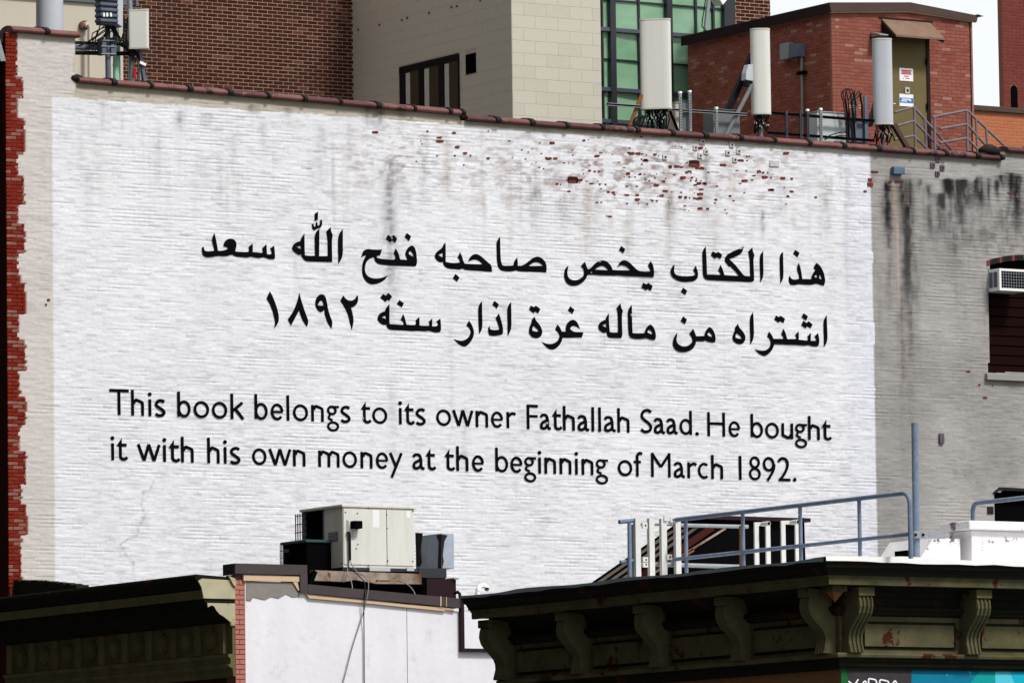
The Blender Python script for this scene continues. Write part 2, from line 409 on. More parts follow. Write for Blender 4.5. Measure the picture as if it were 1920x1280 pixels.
PXX, PYY = proj(X, np.full_like(X, YW), Z)

# ---- what is painted where (limewash, old cream paint, bare brick at the corner, grime)
wob = (fbm(X * 3, Z * 3, 3) - 0.5)
lft = 97 + (PYY - 182) * 8 / 908
top = 182 + (PXX - 97) * 0.0672 + wob * 5
rgt = 1631.5 + (PYY - 285) * 0.0193 + wob * 5
mural = (PXX > lft) & (PYY > top) & (PXX < rgt)
C = np.zeros(X.shape + (3,))
n1 = fbm(X * 0.8, Z * 0.8, 4)[..., None]; n2 = fbm(X * 5, Z * 12, 3)[..., None]
C[:] = np.array([0.345, 0.332, 0.318]) * (0.62 + 0.62 * n1 + 0.16 * (n2 - .5))                         # old grey-cream paint
lm = ((PXX < lft) | ((PXX < 139 + wob * 12) & (PYY <= top)))[..., None]
C[:] = np.where(lm, np.array([0.56, 0.525, 0.495]) * (0.90 + 0.14 * n1), C)
tb = ((PYY <= top) & (PXX >= 139 + wob * 12) & (PXX < 1640))[..., None]
C[:] = np.where(tb, np.array([0.47, 0.43, 0.36]) * (0.85 + 0.25 * n1), C)
mw = np.array([0.715, 0.718, 0.745]) * (0.89 + 0.13 * n1 + 0.05 * (n2 - 0.5))
mott = sst(0.50, 0.72, fbm(X * 6 + 11, Z * 9 + 3, 3)) * sst(0.40, 0.68, fbm(X * .55 + 31, Z * .4 + 8, 3))
mw = mw * (1 - .075 * mott - .05 * (rb - .5) - np.where(rb2 > .955, .10, 0) - np.where(vj & ~joint, .22 * sst(.5, .7, fbm(X * 1.1 + 5, Z * 1.1, 3)) * rb2, 0))[..., None]
C[:] = np.where(mural[..., None], mw, C)
# fresher bluish-white roller strip near the right edge of the mural
st_ = (mural & (PXX > 1585 + wob * 10))[..., None]
C[:] = np.where(st_, C * np.array([0.955, 0.965, 1.0]), C)
# dirt caught in open joints and on rough bricks
hd = sst(0.54, 0.76, fbm(X * 4.0, Z * 11, 3))
hd2 = sst(0.42, 0.70, fbm(X * 0.45 + 9, Z * 0.45, 3))
jd = np.where(joint | (cf > 0.85), 1.0, 0.25) * hd * (0.25 + 0.75 * hd2)
dash = sst(0.68, 0.82, fbm(X * 5.5 + 40, Z * 17 + 5, 2)) * np.where(joint, 1, 0.35)
jd = np.clip(jd * 0.26 + dash * 0.40 * sst(.35, .65, fbm(X * .7 + 70, Z * .7, 2)), 0, 0.8)
C *= (1 - jd[..., None] * np.array([0.90, 0.90, 0.86]))
# vertical run-off streaks: cx, y0, y1, half width, strength, colour
G = (0.055, 0.05, 0.05); B_ = (0.014, 0.012, 0.011); O = (0.42, 0.22, 0.055); T = (0.36, 0.29, 0.22)
ST = [(735, 300, 700, 14, .42, G), (700, 195, 250, 14, .5, G), (722, 198, 255, 9, .55, G), (762, 205, 245, 10, .30, G), (345, 208, 262, 10, .42, G), (390, 212, 250, 12, .3, G),
      (480, 196, 220, 10, .55, G), (545, 203, 225, 10, .5, G), (196, 190, 260, 3, .3, G), (840, 240, 470, 10, .25, T), (905, 320, 430, 7, .22, T), (958, 300, 560, 8, .30, T),
      (1012, 330, 500, 12, .22, G), (1060, 360, 470, 10, .24, G), (1105, 340, 560, 14, .36, T), (1150, 400, 520, 9, .2, T), (1180, 410, 560, 10, .22, T), (1256, 310, 520, 8, .36, T),
      (1262, 360, 430, 9, .3, G), (1378, 300, 470, 9, .42, T), (1432, 395, 465, 5, .45, G), (1470, 340, 450, 8, .25, G), (1490, 400, 440, 6, .26, T), (1215, 300, 420, 8, .2, G),
      (868, 760, 1040, 9, .16, G), (845, 600, 960, 5, .14, G), (560, 420, 640, 9, .16, G), (500, 230, 330, 9, .2, G), (610, 235, 400, 12, .2, G), (660, 230, 330, 8, .24, G),
      (800, 250, 420, 9, .26, G), (735, 700, 1000, 10, .14, G), (1560, 330, 470, 9, .22, G), (1590, 330, 700, 6, .15, G), (1340, 420, 500, 10, .18, G), (300, 230, 420, 10, .12, G),
      (1669, 335, 640, 7, .62, G), (1666, 340, 470, 4, .8, B_), (1703, 330, 640, 7, 1.2, B_), (1700, 335, 440, 12, .9, B_), (1706, 400, 640, 11, .65, G), (1728, 335, 372, 6, .62, G), (1747, 382, 460, 5, .8, B_), (1768, 362, 460, 10, .9, B_),
      (1781, 334, 392, 7, 1.2, B_), (1798, 335, 430, 8, 1.2, B_), (1813, 335, 400, 7, 1.2, B_), (1806, 340, 480, 3, .8, B_), (1781, 336, 375, 9, 1.0, B_), (1884, 328, 362, 9, .9, B_), (1747, 345, 385, 5, .8, B_), (1668, 345, 470, 7, .9, B_), (1810, 365, 400, 14, .55, G), (1833, 336, 390, 4, .8, B_), (1842, 330, 410, 6, 1.2, B_), (1825, 340, 400, 26, .5, G), (1905, 325, 470, 22, .6, G), (1860, 335, 365, 8, .5, G), (1871, 338, 386, 4, .85, B_),
      (1893, 322, 360, 12, .6, G), (1912, 328, 460, 6, 1, B_), (1898, 325, 400, 4, .9, B_), (1858, 332, 420, 3, .7, B_), (1735, 350, 430, 3, .5, B_), (1690, 560, 930, 6, .40, G), (1708, 560, 900, 6, .34, G), (1700, 400, 1000, 26, .24, G), (1790, 360, 520, 60, .40, G), (1880, 380, 620, 60, .34, G),
      (1830, 430, 470, 30, .3, G), (1820, 640, 960, 30, .12, G), (1796, 880, 905, 34, .22, G), (1640, 330, 350, 6, .3, G), (1900, 700, 745, 20, .3, G)]
for k in range(70):
    sx_ = rng.uniform(150, 1620); sy = top_y = 190 + (sx_ - 97) * 0.067 + rng.uniform(0, 120)
    ST.append((sx_, sy, sy + rng.uniform(50, 260), rng.uniform(3, 9), rng.uniform(.05, .20), rng.choice([G, G, T])))
for k in range(24):
    sx_ = rng.uniform(1650, 1925); sy = rng.uniform(325, 560)
    ST.append((sx_, sy, sy + rng.uniform(60, 300), rng.uniform(2, 6), rng.uniform(.08, .25), G))
ne = fbm(X * 14, Z * 3.2, 3); nr = fbm(X * 6 + 3, Z * 16, 3)
PXr = PXX[PXX.shape[0] // 2]
for cx, y0, y1, hw, stg, col in ST:
    j0, j1 = np.searchsorted(PXr, [cx - 3.2 * hw - 14, cx + 3.2 * hw + 14])
    if j1 <= j0: continue
    sl_ = (slice(None), slice(j0, j1))
    PXX_, PYY_, Z_, ne_, nr_ = PXX[sl_], PYY[sl_], Z[sl_], ne[sl_], nr[sl_]
    dxx = (PXX_ - cx - (PYY_ - 640) * 0.0137 + (fbm(Z_ * 1.3 + cx, Z_ * 0 + cx, 2) - 0.5) * 6) / hw
    vv = (PYY_ - y0) / (y1 - y0)
    m = np.exp(-dxx ** 2 * (.75 if col is B_ else 1.2)) * sst(-0.03, 0.06, vv) * (1 - sst(0.25, 1.0, vv)) * (0.5 + 0.75 * sst(0.3, 0.62, ne_)) * ((.85 + .3 * nr_) if col is B_ else (0.62 + 0.6 * sst(0.35, 0.6, nr_)))
    m = np.clip(m * stg, 0, 0.97)[..., None]
    C[sl_] = C[sl_] * (1 - m) + np.array(col) * m
# orange rust run
for cx, y0, y1, hw, stg, col in [(1679, 346, 560, 3.0, .5, (.38, .22, .09)), (1683, 420, 700, 1.8, .5, (0.55, 0.42, 0.30)), (1636, 335, 352, 6, .5, (0.25, 0.07, 0.03))]:
    m = np.exp(-((PXX - cx - (PYY - 400) * 0.02) / hw) ** 2) * ((PYY > y0) & (PYY < y1)) * stg * (1 - 0.75 * sst(y0, y1, PYY)) * (0.5 + 0.6 * nr)
    C = C * (1 - m[..., None]) + np.array(col) * m[..., None]
# darker, slightly yellow band right under the coping, grey smudges of the worn area
under = ((ztop(X) - Z) < 0.10)[..., None]
C = np.where(under, C * np.array([0.72, 0.70, 0.60]), C)
worn = np.exp(-((PXX - 1180) / 330) ** 2 - ((PYY - 315) / 75) ** 2) + 0.6 * np.exp(-((PXX - 730) / 90) ** 2 - ((PYY - 290) / 60) ** 2)
wsp = sst(0.56, 0.70, fbm(X * 5, Z * 12 + 3, 3)) * worn
C *= (1 - np.clip(wsp, 0, 1)[..., None] * np.array([.50, .56, .60]))
rw = (sst(.60, .70, fbm(X * 6 + 60, Z * 15, 3)) * worn)[..., None]
C = C * (1 - .5 * np.clip(rw, 0, 1)) + np.array([.20, .10, .07]) * .5 * np.clip(rw, 0, 1)
# cracks
def crack(pts, stg=0.45, wd=1.3):
    global C
    for (a, b), (c, d) in zip(pts[:-1], pts[1:]):
        L2 = (c - a) ** 2 + (d - b) ** 2
        t = np.clip(((PXX - a) * (c - a) + (PYY - b) * (d - b)) / L2, 0, 1)
        dist = np.hypot(PXX - a - t * (c - a), PYY - b - t * (d - b))
        C *= (1 - stg * np.exp(-(dist / wd) ** 2))[..., None]
crack([(288, 902), (281, 918), (268, 922), (265, 945), (272, 965), (262, 985), (256, 1004), (240, 1010), (226, 1020), (236, 1040), (250, 1052), (253, 1090)], 0.28, 1.6)
crack([(212, 880), (188, 872), (150, 900), (140, 930)], 0.10)
crack([(300, 700), (330, 712), (335, 722), (312, 730)], 0.2)
# bare red-brick strip with toothed edge at the corner
TEETH = [(145, 181, 43), (222, 288, 46), (330, 383, 45), (420, 473, 47), (530, 588, 47), (636, 694, 47), (742, 796, 48), (846, 906, 48), (945, 1003, 50)]
def edge_px(py):
    e = 31 + (py - 60) * 0.0082
    for a, b, x in TEETH:
        if a <= py <= b: e = x
    return e
EP = np.array([edge_px(v) for v in range(0, 1400)])
bare = PXX < EP[np.clip(PYY, 0, 1399).astype(int)] + (rb2 - 0.5) * 5.0 + (fbm(X * 9, Z * 5, 2) - .5) * 7
C = np.where(bare[..., None], np.array([0.17, 0.035, 0.022]) * (0.7 + 0.6 * n1), C)
D = np.where(bare, D - 0.006, D)
D = np.where(mural & ~bare, D + 0.0015, D)

ZT = ztop(X)
Zc = np.minimum(Z, ZT)
# openings: arched window with the air conditioner; low dark opening
def arch_top(px): return 496.0 - 10.0 * (1 - ((px - 1918) / 66.0) ** 2)
op1 = (PXX > 1852) & (PXX < 1985) & (PYY > np.where(PXX < 1985, arch_top(PXX), 0)) & (PYY < 699)
op2 = (PXX > 1864) & (PYY > 921 - (PXX > 1878) * 3) & (PYY < 985)
hole = op1 | op2
nzr, nxr = X.shape
idx = np.arange(nzr * nxr).reshape(nzr, nxr)
a = idx[:-1, :-1]; b = idx[:-1, 1:]; c = idx[1:, 1:]; d = idx[1:, :-1]
allcl = (Zc[:-1, :-1] >= ZT[:-1, :-1] - 1e-6) & (Zc[:-1, 1:] >= ZT[:-1, 1:] - 1e-6)
span = np.zeros_like(allcl)
for s in step_x: span |= (np.abs(X[:-1, :-1] - (s - 0.004)) < 1e-5) & (Z[:-1, :-1] > np.minimum(ZT[:-1, :-1], ZT[:-1, 1:]) - .002)
keep = ~(allcl) & ~(hole[:-1, :-1] & hole[1:, 1:]) & ~span
faces = np.stack([a[keep], b[keep], c[keep], d[keep]], 1)
co = np.stack([X - XF, -D, Zc], -1).reshape(-1, 3)
me = bpy.data.meshes.new('painted_bricks')
me.vertices.add(len(co)); me.vertices.foreach_set('co', co.ravel())
me.loops.add(faces.size); me.loops.foreach_set('vertex_index', faces.ravel().astype(np.int32))
me.polygons.add(len(faces)); me.polygons.foreach_set('loop_start', np.arange(0, faces.size, 4, dtype=np.int32))
me.polygons.foreach_set('loop_total', np.full(len(faces), 4, dtype=np.int32))
me.update(calc_edges=True)
ca = me.color_attributes.new('paint', 'FLOAT_COLOR', 'POINT')
rgba = np.ones((len(co), 4), dtype=np.float32); rgba[:, :3] = np.clip(C, 0, 1).reshape(-1, 3)
ca.data.foreach_set('color', rgba.ravel())
wm = bpy.data.materials.new('wall_paint'); wm.use_nodes = True
t = wm.node_tree; bs = t.nodes['Principled BSDF']
at = t.nodes.new('ShaderNodeAttribute'); at.attribute_name = 'paint'
tc = t.nodes.new('ShaderNodeTexCoord'); mp = t.nodes.new('ShaderNodeMapping'); mp.inputs['Scale'].default_value = (13, 13, 24)
nz = t.nodes.new('ShaderNodeTexNoise'); nz.inputs['Scale'].default_value = 1; nz.inputs['Detail'].default_value = 5; nz.inputs['Roughness'].default_value = .7
t.links.new(tc.outputs['Object'], mp.inputs[0]); t.links.new(mp.outputs[0], nz.inputs[0])
mr = t.nodes.new('ShaderNodeMapRange'); mr.inputs[1].default_value = .3; mr.inputs[2].default_value = .7; mr.inputs[3].default_value = .88; mr.inputs[4].default_value = 1.06
t.links.new(nz.outputs[0], mr.inputs[0])
vm = t.nodes.new('ShaderNodeVectorMath'); vm.operation = 'SCALE'
t.links.new(at.outputs['Color'], vm.inputs[0]); t.links.new(mr.outputs[0], vm.inputs['Scale']); t.links.new(vm.outputs[0], bs.inputs['Base Color'])
bp = t.nodes.new('ShaderNodeBump'); bp.inputs['Strength'].default_value = .28; bp.inputs['Distance'].default_value = .008
t.links.new(nz.outputs[0], bp.inputs['Height']); t.links.new(bp.outputs[0], bs.inputs['Normal'])
bs.inputs['Roughness'].default_value = .85; bs.inputs['Specular IOR Level'].default_value = .06
me.materials.append(wm)
o = link('painted_bricks', me, wall_b); o['kind'] = 'stuff'

# the rest of the building's shell
DEP = 30.0
m = MB().box(XF, XE, YW + 0.0, YW + 0.3, 0, ZB - 0.001)
m.build('lower_wall', mat('lower_wall', (0.5, 0.48, 0.45), 0.9), wall_b)
ZR = min(s[1] for s in segs[1:]) - 1.55
MB().box(XF, XF + 0.3, YW + 0.02, YW + DEP, 0, segs[0][1] - 0.02).build('street_facade', M['facade_red'], wall_b)
MB().box(XF + 0.3, XE, YW + 0.5, YW + 9, ZR - .3, ZR).build('roof_deck', M['roofing'], wall_b)
m = MB()
for x0, z0, x1, z1 in segs:                   # parapet thickness behind the painted face
    m.prism([(x0 + (.02 if x0 > XF + .1 else 0.0), ZR), (x1 - .004, ZR), (x1 - .004, z1 - .01), (x0 + (.02 if x0 > XF + .1 else 0.0), z0 - .01)], 'y', YW + 0.035, YW + 0.34)
m.build('parapet', M['cream'], wall_b)
# cut ends of the high left parapet
x0, z0, x1, z1 = segs[0]
MB().box(x1 - .02, x1 + 0.002, YW + 0.01, YW + .345, segs[1][1] - .1, z1 - .012).build('parapet_end', M['cream'], wall_b)

# red bricks at the bare corner
def brick_mesh(name, L, Dp, H, mt, bev=0.006):
    m = MB()
    m.box(-L / 2 + bev, L / 2 - bev, -Dp, -Dp + .001, bev, H - bev)
    m.v = []; m.f = []; m.mi = []; m.sm = []
    f = [(-L / 2 + bev, -Dp, bev), (L / 2 - bev, -Dp, bev), (L / 2 - bev, -Dp, H - bev), (-L / 2 + bev, -Dp, H - bev)]
    g = [(-L / 2, -Dp + bev, 0), (L / 2, -Dp + bev, 0), (L / 2, -Dp + bev, H), (-L / 2, -Dp + bev, H)]
    h = [(-L / 2, 0.01, 0), (L / 2, 0.01, 0), (L / 2, 0.01, H), (-L / 2, 0.01, H)]
    m.add(f + g + h, [(0, 1, 2, 3), (0, 4, 5, 1), (1, 5, 6, 2), (2, 6, 7, 3), (3, 7, 4, 0), (4, 8, 9, 5), (5, 9, 10, 6), (6, 10, 11, 7), (7, 11, 8, 4)])
    me = bpy.data.meshes.new(name); me.from_pydata(m.v, [], m.f); me.materials.append(mt)
    return me
rows_n = int((segs[0][1] - ZB) / CH)
variants = {}
def vmesh(key, L, Dp, H, mt):
    k = (key, round(L, 3))
    if k not in variants: variants[k] = brick_mesh('brick', L, Dp, H, mt)
    return variants[k]
cnt = 0
for r_ in range(rows_n):
    z = ZB + r_ * CH
    zc_ = z + CH / 2
    _, py = proj(XF, YW, zc_)
    if py > 1100 or py < 60: continue
    xe = P(edge_px(py), py, Y=YW).x
    x = XF
    first = 0.10 if r_ % 2 else 0.205
    while x < xe - 0.04:
        L = first if x == XF else 0.205
        if x + L > xe: L = max(0.06, 0.05 * round((xe - x) / 0.05))
        if cnt < 300:
            mt = rng.choice(['red1', 'red1', 'red2', 'red3'] if py > 145 else ['red1', 'red1', 'red2'])
            o = link('brick', vmesh(mt, L - .010, .012 + .004 * (cnt % 3), CH - .011, M[mt]), wall_b)
            o.location = (x + L / 2 - XF, 0.006, z + .006); cnt += 1
        x += L

# patches where the paint and brick skin have spalled
def blob(cx, cy, w_, h_, n=11):
    pts = []
    for k in range(n):
        a_ = 2 * math.pi * k / n + rng.uniform(-.15, .15); rr = rng.uniform(.72, 1.1)
        ex = 0.62
        cxx = math.copysign(abs(math.cos(a_)) ** ex, math.cos(a_)); cyy = math.copysign(abs(math.sin(a_)) ** ex, math.sin(a_))
        pts.append((cx + cxx * w_ / 2 * rr, cy + cyy * h_ / 2 * rr))
    return pts
CH1 = '130,268,22,8 290,210,8,10 295,243,10,8 505,228,26,9 640,297,22,6 680,338,20,5 840,285,45,12 812,312,12,10 1028,330,12,16 1170,365,32,10 1312,372,14,9 1055,390,18,10 925,385,6,10 375,383,8,8 345,452,8,8 435,457,30,11 497,462,16,12 540,464,14,12 680,405,8,8 720,407,14,9 763,408,12,9 835,413,9,6 912,415,13,9 992,418,12,8 1112,424,16,12 1180,433,12,10 1220,435,17,13 1255,436,12,9 1212,467,25,12 1258,500,34,10 700,478,20,9 775,478,22,9 880,480,6,5 505,495,14,8 265,515,24,12 606,540,18,9 700,542,34,10 778,542,30,12 1108,522,14,8 1142,555,12,10 370,592,7,7 475,598,22,9 788,606,10,7 852,610,16,10 885,578,14,6 1135,625,18,8 1165,660,7,7 1135,655,16,4 1360,602,16,8 1450,680,10,8 1475,550,22,12 1500,585,16,7 1580,525,14,9 1375,475,18,8 1550,457,16,8 1525,358,24,7 1595,360,12,8 1655,397,28,10 1640,430,20,10 1780,503,32,11 1905,550,14,9 1893,612,12,7 572,703,34,11 548,700,8,8 808,108,18,12 1880,487,8,6 230,300,18,6 265,303,8,7 60,232,10,8 20,298,6,5 1150,300,16,8 1290,350,9,6 420,320,22,6 590,238,10,6'
chips = [(1000 + float(q[0]) / 4, 230 + float(q[1]) / 4, float(q[2]) / 4 * 1.15, float(q[3]) / 4 * 1.15) for q in (s.split(',') for s in CH1.split())]
chips += [(703, 248, 14, 5), (801, 246, 4, 4), (851, 249, 8, 4), (824, 258, 10, 4), (824, 265, 16, 5), (857, 276, 9, 5), (872, 287, 8, 4), (853, 292, 4, 3), (915, 297, 6, 4), (1484, 335, 6, 4), (1446, 356, 12, 5), (1484, 359, 9, 4), (1477, 368, 6, 4), (1529, 370, 6, 4),
          (1631, 337, 8, 7), (1631, 346, 11, 9), (1622, 359, 6, 4), (1669, 341, 7, 5), (1684, 341, 12, 5), (1815, 696, 10, 4), (1836, 721, 5, 4), (1861, 722, 3, 3), (1847, 745, 8, 4), (1892, 362, 8, 3), (1640, 322, 14, 4), (91, 562, 6, 5), (86, 571, 4, 4)]
q = random.Random(21)
for row in range(13):
    yb_ = 272 + row * 9.5
    for k in range(q.randint(3, 7)):
        cx_ = q.gauss(1230, 150)
        if not 1010 < cx_ < 1500: continue
        for j in range(q.choice([1, 1, 2, 3])):
            w_c = q.choice([q.uniform(1.5, 4), q.uniform(5, 13)]); chips.append((cx_, yb_ + (cx_ - 1230) * .066 + q.uniform(-1, 1), w_c, min(5.5, w_c * .45 + 1.2))); cx_ += w_c * .7 + q.uniform(1, 6)
for k in range(16): chips.append((q.uniform(780, 1000), q.uniform(245, 310), q.uniform(1.5, 4), 2))
HOLES = [(1301, 307, 24, 14), (1073, 338, 22, 13), (1257, 313, 6, 6)]
for i, (cx, cy, w_, h_) in enumerate(chips + HOLES):
    dark = i >= len(chips)
    pl = [P(a_, b_, Y=YW) for a_, b_ in blob(cx, cy, w_, h_, 13 if w_ > 5 else 8)]
    MB().prism([(p.x, p.z) for p in pl], 'y', YW - .0125, YW + .01).build('bare_brick', M['bare_dark'] if dark else M['bare'], wall_b)
    if dark:
        pl = [P(a_, b_, Y=YW) for a_, b_ in blob(cx, cy + h_ * .18, w_ * .8, h_ * .45, 10)]
        MB().prism([(p.x, p.z) for p in pl], 'y', YW - .0145, YW + .01).build('bare_brick', M['bare'], wall_b)

# terracotta coping tiles
def coping(x0, z0, x1, z1, first=0.35, big=1.0):
    L = 0.80; x = x0; k = 0; big = .86
    sl = (z1 - z0) / (x1 - x0)
    r_ = 0.135 * big
    while x < x1 - 0.05:
        xn = min(x1, x + (first if k == 0 else L * rng.uniform(.93, 1.05)))
        dz = rng.uniform(-.008, .008)
        prof = [(YW - .10, -.0), (YW - .115, .035), (YW - .10, .075), (YW - .02, .125), (YW + .14, .15), (YW + .30, .125), (YW + .40, .07), (YW + .41, 0), (YW + .36, -.01), (YW - .05, -.01)]
        def ringp(xx, g=1.0, up=0.0):
            return [(xx, YW + .15 + (a_ - YW - .15) * g, z0 + sl * (xx - x0) + dz + b_ * g * big + up) for a_, b_ in prof]
        m = MB(); vs = ringp(x + .006) + ringp(xn - .006); n = len(prof)
        m.add(vs, [tuple(range(n))[::-1], tuple(range(n, 2 * n))] + [(i, (i + 1) % n, (i + 1) % n + n, i + n) for i in range(n)])
        t_ = m.build('coping_tile', M['terracotta' if rng.random() < .65 else 'terracotta_dark'], wall_b, bevel=.008)
        if xn < x1 - .2 or rng.random() < .5:
            m = MB(); w1 = rng.uniform(.03, .07); sk = rng.uniform(.0, .09)
            va = ringp(xn - w1, 1.16, .002); vb = ringp(xn + w1 * .7, 1.12, .002)
            va = [(a_ + sk * (1 if b_ > YW + .05 else 0) * -1, b_, c_) for a_, b_, c_ in va]
            m.add(va + vb, [tuple(range(n))[::-1], tuple(range(n, 2 * n))] + [(i, (i + 1) % n, (i + 1) % n + n, i + n) for i in range(n)])
            m.build('tar_band', M['tar'], t_, bevel=.01)
        x = xn; k += 1
x0, z0, x1, z1 = segs[0]; coping(x0 + .05, z0, x1 + .06, z1, .72)
x0, z0, x1, z1 = segs[1]; coping(x0 + .03, z0, x1 + .02, z1, .72)
x0, z0, x1, z1 = segs[2]; coping(x0 + .10, z0, x1 + .02, z1, .68)
x0, z0, x1, z1 = segs[3]; coping(x0 + .15, z0, x1, z1, .6)
# tar lumps at the steps
for (px, py, s) in [(146, 147, .13), (1858, 282, .20), (1848, 290, .12), (868, 219, .07)]:
    p = P(px, py, Y=YW - .02); m = MB(); m.smooth = True
    n = 10; rings = []
    for i in range(1, 6):
        th = math.pi * i / 6
        rings.append([(p.x + s * math.sin(th) * math.cos(2 * math.pi * k / n) * rng.uniform(.85, 1.15) * 1.2, p.y + .06 + s * .9 * math.sin(th) * math.sin(2 * math.pi * k / n), p.z + s * .6 * math.cos(th) * rng.uniform(.9, 1.1)) for k in range(n)])
    vs = [v for r_ in rings for v in r_] + [(p.x, p.y + .06, p.z + s * .65), (p.x, p.y + .06, p.z - s * .65)]
    fs = [(i * n + k, i * n + (k + 1) % n, (i + 1) * n + (k + 1) % n, (i + 1) * n + k) for i in range(4) for k in range(n)]
    fs += [(k, 5 * n, (k + 1) % n) for k in range(n)] + [(4 * n + k, 4 * n + (k + 1) % n, 5 * n + 1) for k in range(n)]
    m.add(vs, fs); m.build('tar_lump', M['tar'], wall_b)

# arched window: reveal, lintel bricks, sill, blind
wx0, wx1 = PX(1852, 600, Y=YW), PX(1985, 600, Y=YW)
wz0, wz1 = PZ(1852, 700, Y=YW), PZ(1918, 484, Y=YW)
wn = MB().box(wx0 - .05, wx1 + .05, YW + .26, YW + .30, wz0 - .1, wz1 + .1).build('window', M['void'], wall_b)
MB().box(wx0 - .12, wx0 - .006, YW + .03, YW + .29, wz0, wz1 - .05).build('reveal', M['facade_red'], wn)
for k in range(11):
    z = wz0 + .02 + k * .19
    if z > wz1 - .7: break
    MB().box(wx0, wx1, YW + .215, YW + .24, z, z + .165).build('slat', M['blind'], wn)
MB().box(wx0 - .10, wx1 + .1, YW - .09, YW + .2, wz0 - .13, wz0 - .002).build('sill', M['concrete'], wn, bevel=.01)
n = 12
for k in range(n):
    pa, pb = 1850 + k * 5.8, 1850 + (k + 1) * 5.8
    za = PZ(pa, arch_top(pa) + 0, Y=YW); zb = PZ(pb, arch_top(pb), Y=YW)
    xa, xb = PX(pa, 490, Y=YW), PX(pb, 490, Y=YW)
    MB().prism([(xa, za - .02), (xb - .008, zb - .02), (xb - .008, zb + .085), (xa, za + .085)], 'y', YW - .022, YW + .05).build('lintel_brick', M['tar'] if k % 4 else M['dred2'], wn)
# low dark opening at the right edge
ox0 = PX(1862, 950, Y=YW); oz0, oz1 = PZ(1864, 990, Y=YW), PZ(1880, 915, Y=YW)
op = MB().box(ox0 - .05, XE, YW + .22, YW + .26, oz0 - .6, oz1 + .1).build('window', M['void'], wall_b)
MB().prism([(ox0, oz1 - .09), (ox0 + .16, oz1 + .02), (XE, oz1 - .02), (XE, oz1 - .05), (ox0 + .16, oz1 - .03), (ox0 + .02, oz1 - .12)], 'y', YW - .018, YW + .1).build('lintel', M['tar'], op)
MB().box(ox0 - .14, ox0 + .0, YW - .016, YW + .02, oz0 + .28, oz0 + .42).build('patch', M['tar'], op)

# small fittings fixed to the wall: each anchor plate is its own part
def plate(px, py, s=12, mt='sign_white', ring=True):
    p = P(px, py, Y=YW); h = s * .0094 / 2
    m = MB().box(p.x - h, p.x + h, YW - .030, YW - .005, p.z - h, p.z + h)
    o = m.build('anchor_plate', M[mt], wall_b, bevel=.008)
    MB().disc((p.x, p.z, YW - .045), h * .34, 'y', .02, 10).build('bolt', M['tar'], o)
M['plate_white'] = mat('whitewashed_plate', (0.60, 0.60, 0.60), .8, col2=(.36, .34, .33), scale=14)
M['plate_dark'] = mat('dark_plate', (0.07, 0.06, 0.07), .5, col2=(.14, .12, .13), scale=14)
for q in [(1316, 266), (1303, 277), (1323, 285), (1312, 292), (1371, 272), (1364, 287), (1384, 284), (1377, 300), (1246, 295)]: plate(q[0], q[1], 11, 'plate_white')
for q in [(1758, 299), (1748, 310), (1766, 315), (1757, 326)]: plate(q[0], q[1], 11, 'plate_dark')
p = P(1451, 307, Y=YW); MB().box(p.x - .11, p.x + .11, YW - .026, YW, p.z - .06, p.z + .06).build('anchor_plate', M['plate_white'], wall_b, bevel=.01)
p = P(1680, 321, Y=YW); single(MB().box(p.x - .13, p.x + .13, YW - .12, YW - .008, p.z - .07, p.z + .07), 'junction_box', mat('blue_box', (.12, .19, .25), .6, col2=(.06, .09, .13), scale=12), 'small blue-grey metal box fixed under the coping near the black stains', 'junction box', (p.x, YW - .06, p.z - .07), bevel=.01)
p = P(1764, 822, Y=YW); m = MB().box(p.x - .055, p.x + .055, YW - .05, YW - .008, p.z - .1, p.z + .1)
single(m, 'wall_fixture', M['plate_dark'], 'tiny rusty metal fixture alone on the grey wall right of the tall pole', 'wall fixture', (p.x, YW - .03, p.z - .1), bevel=.01)
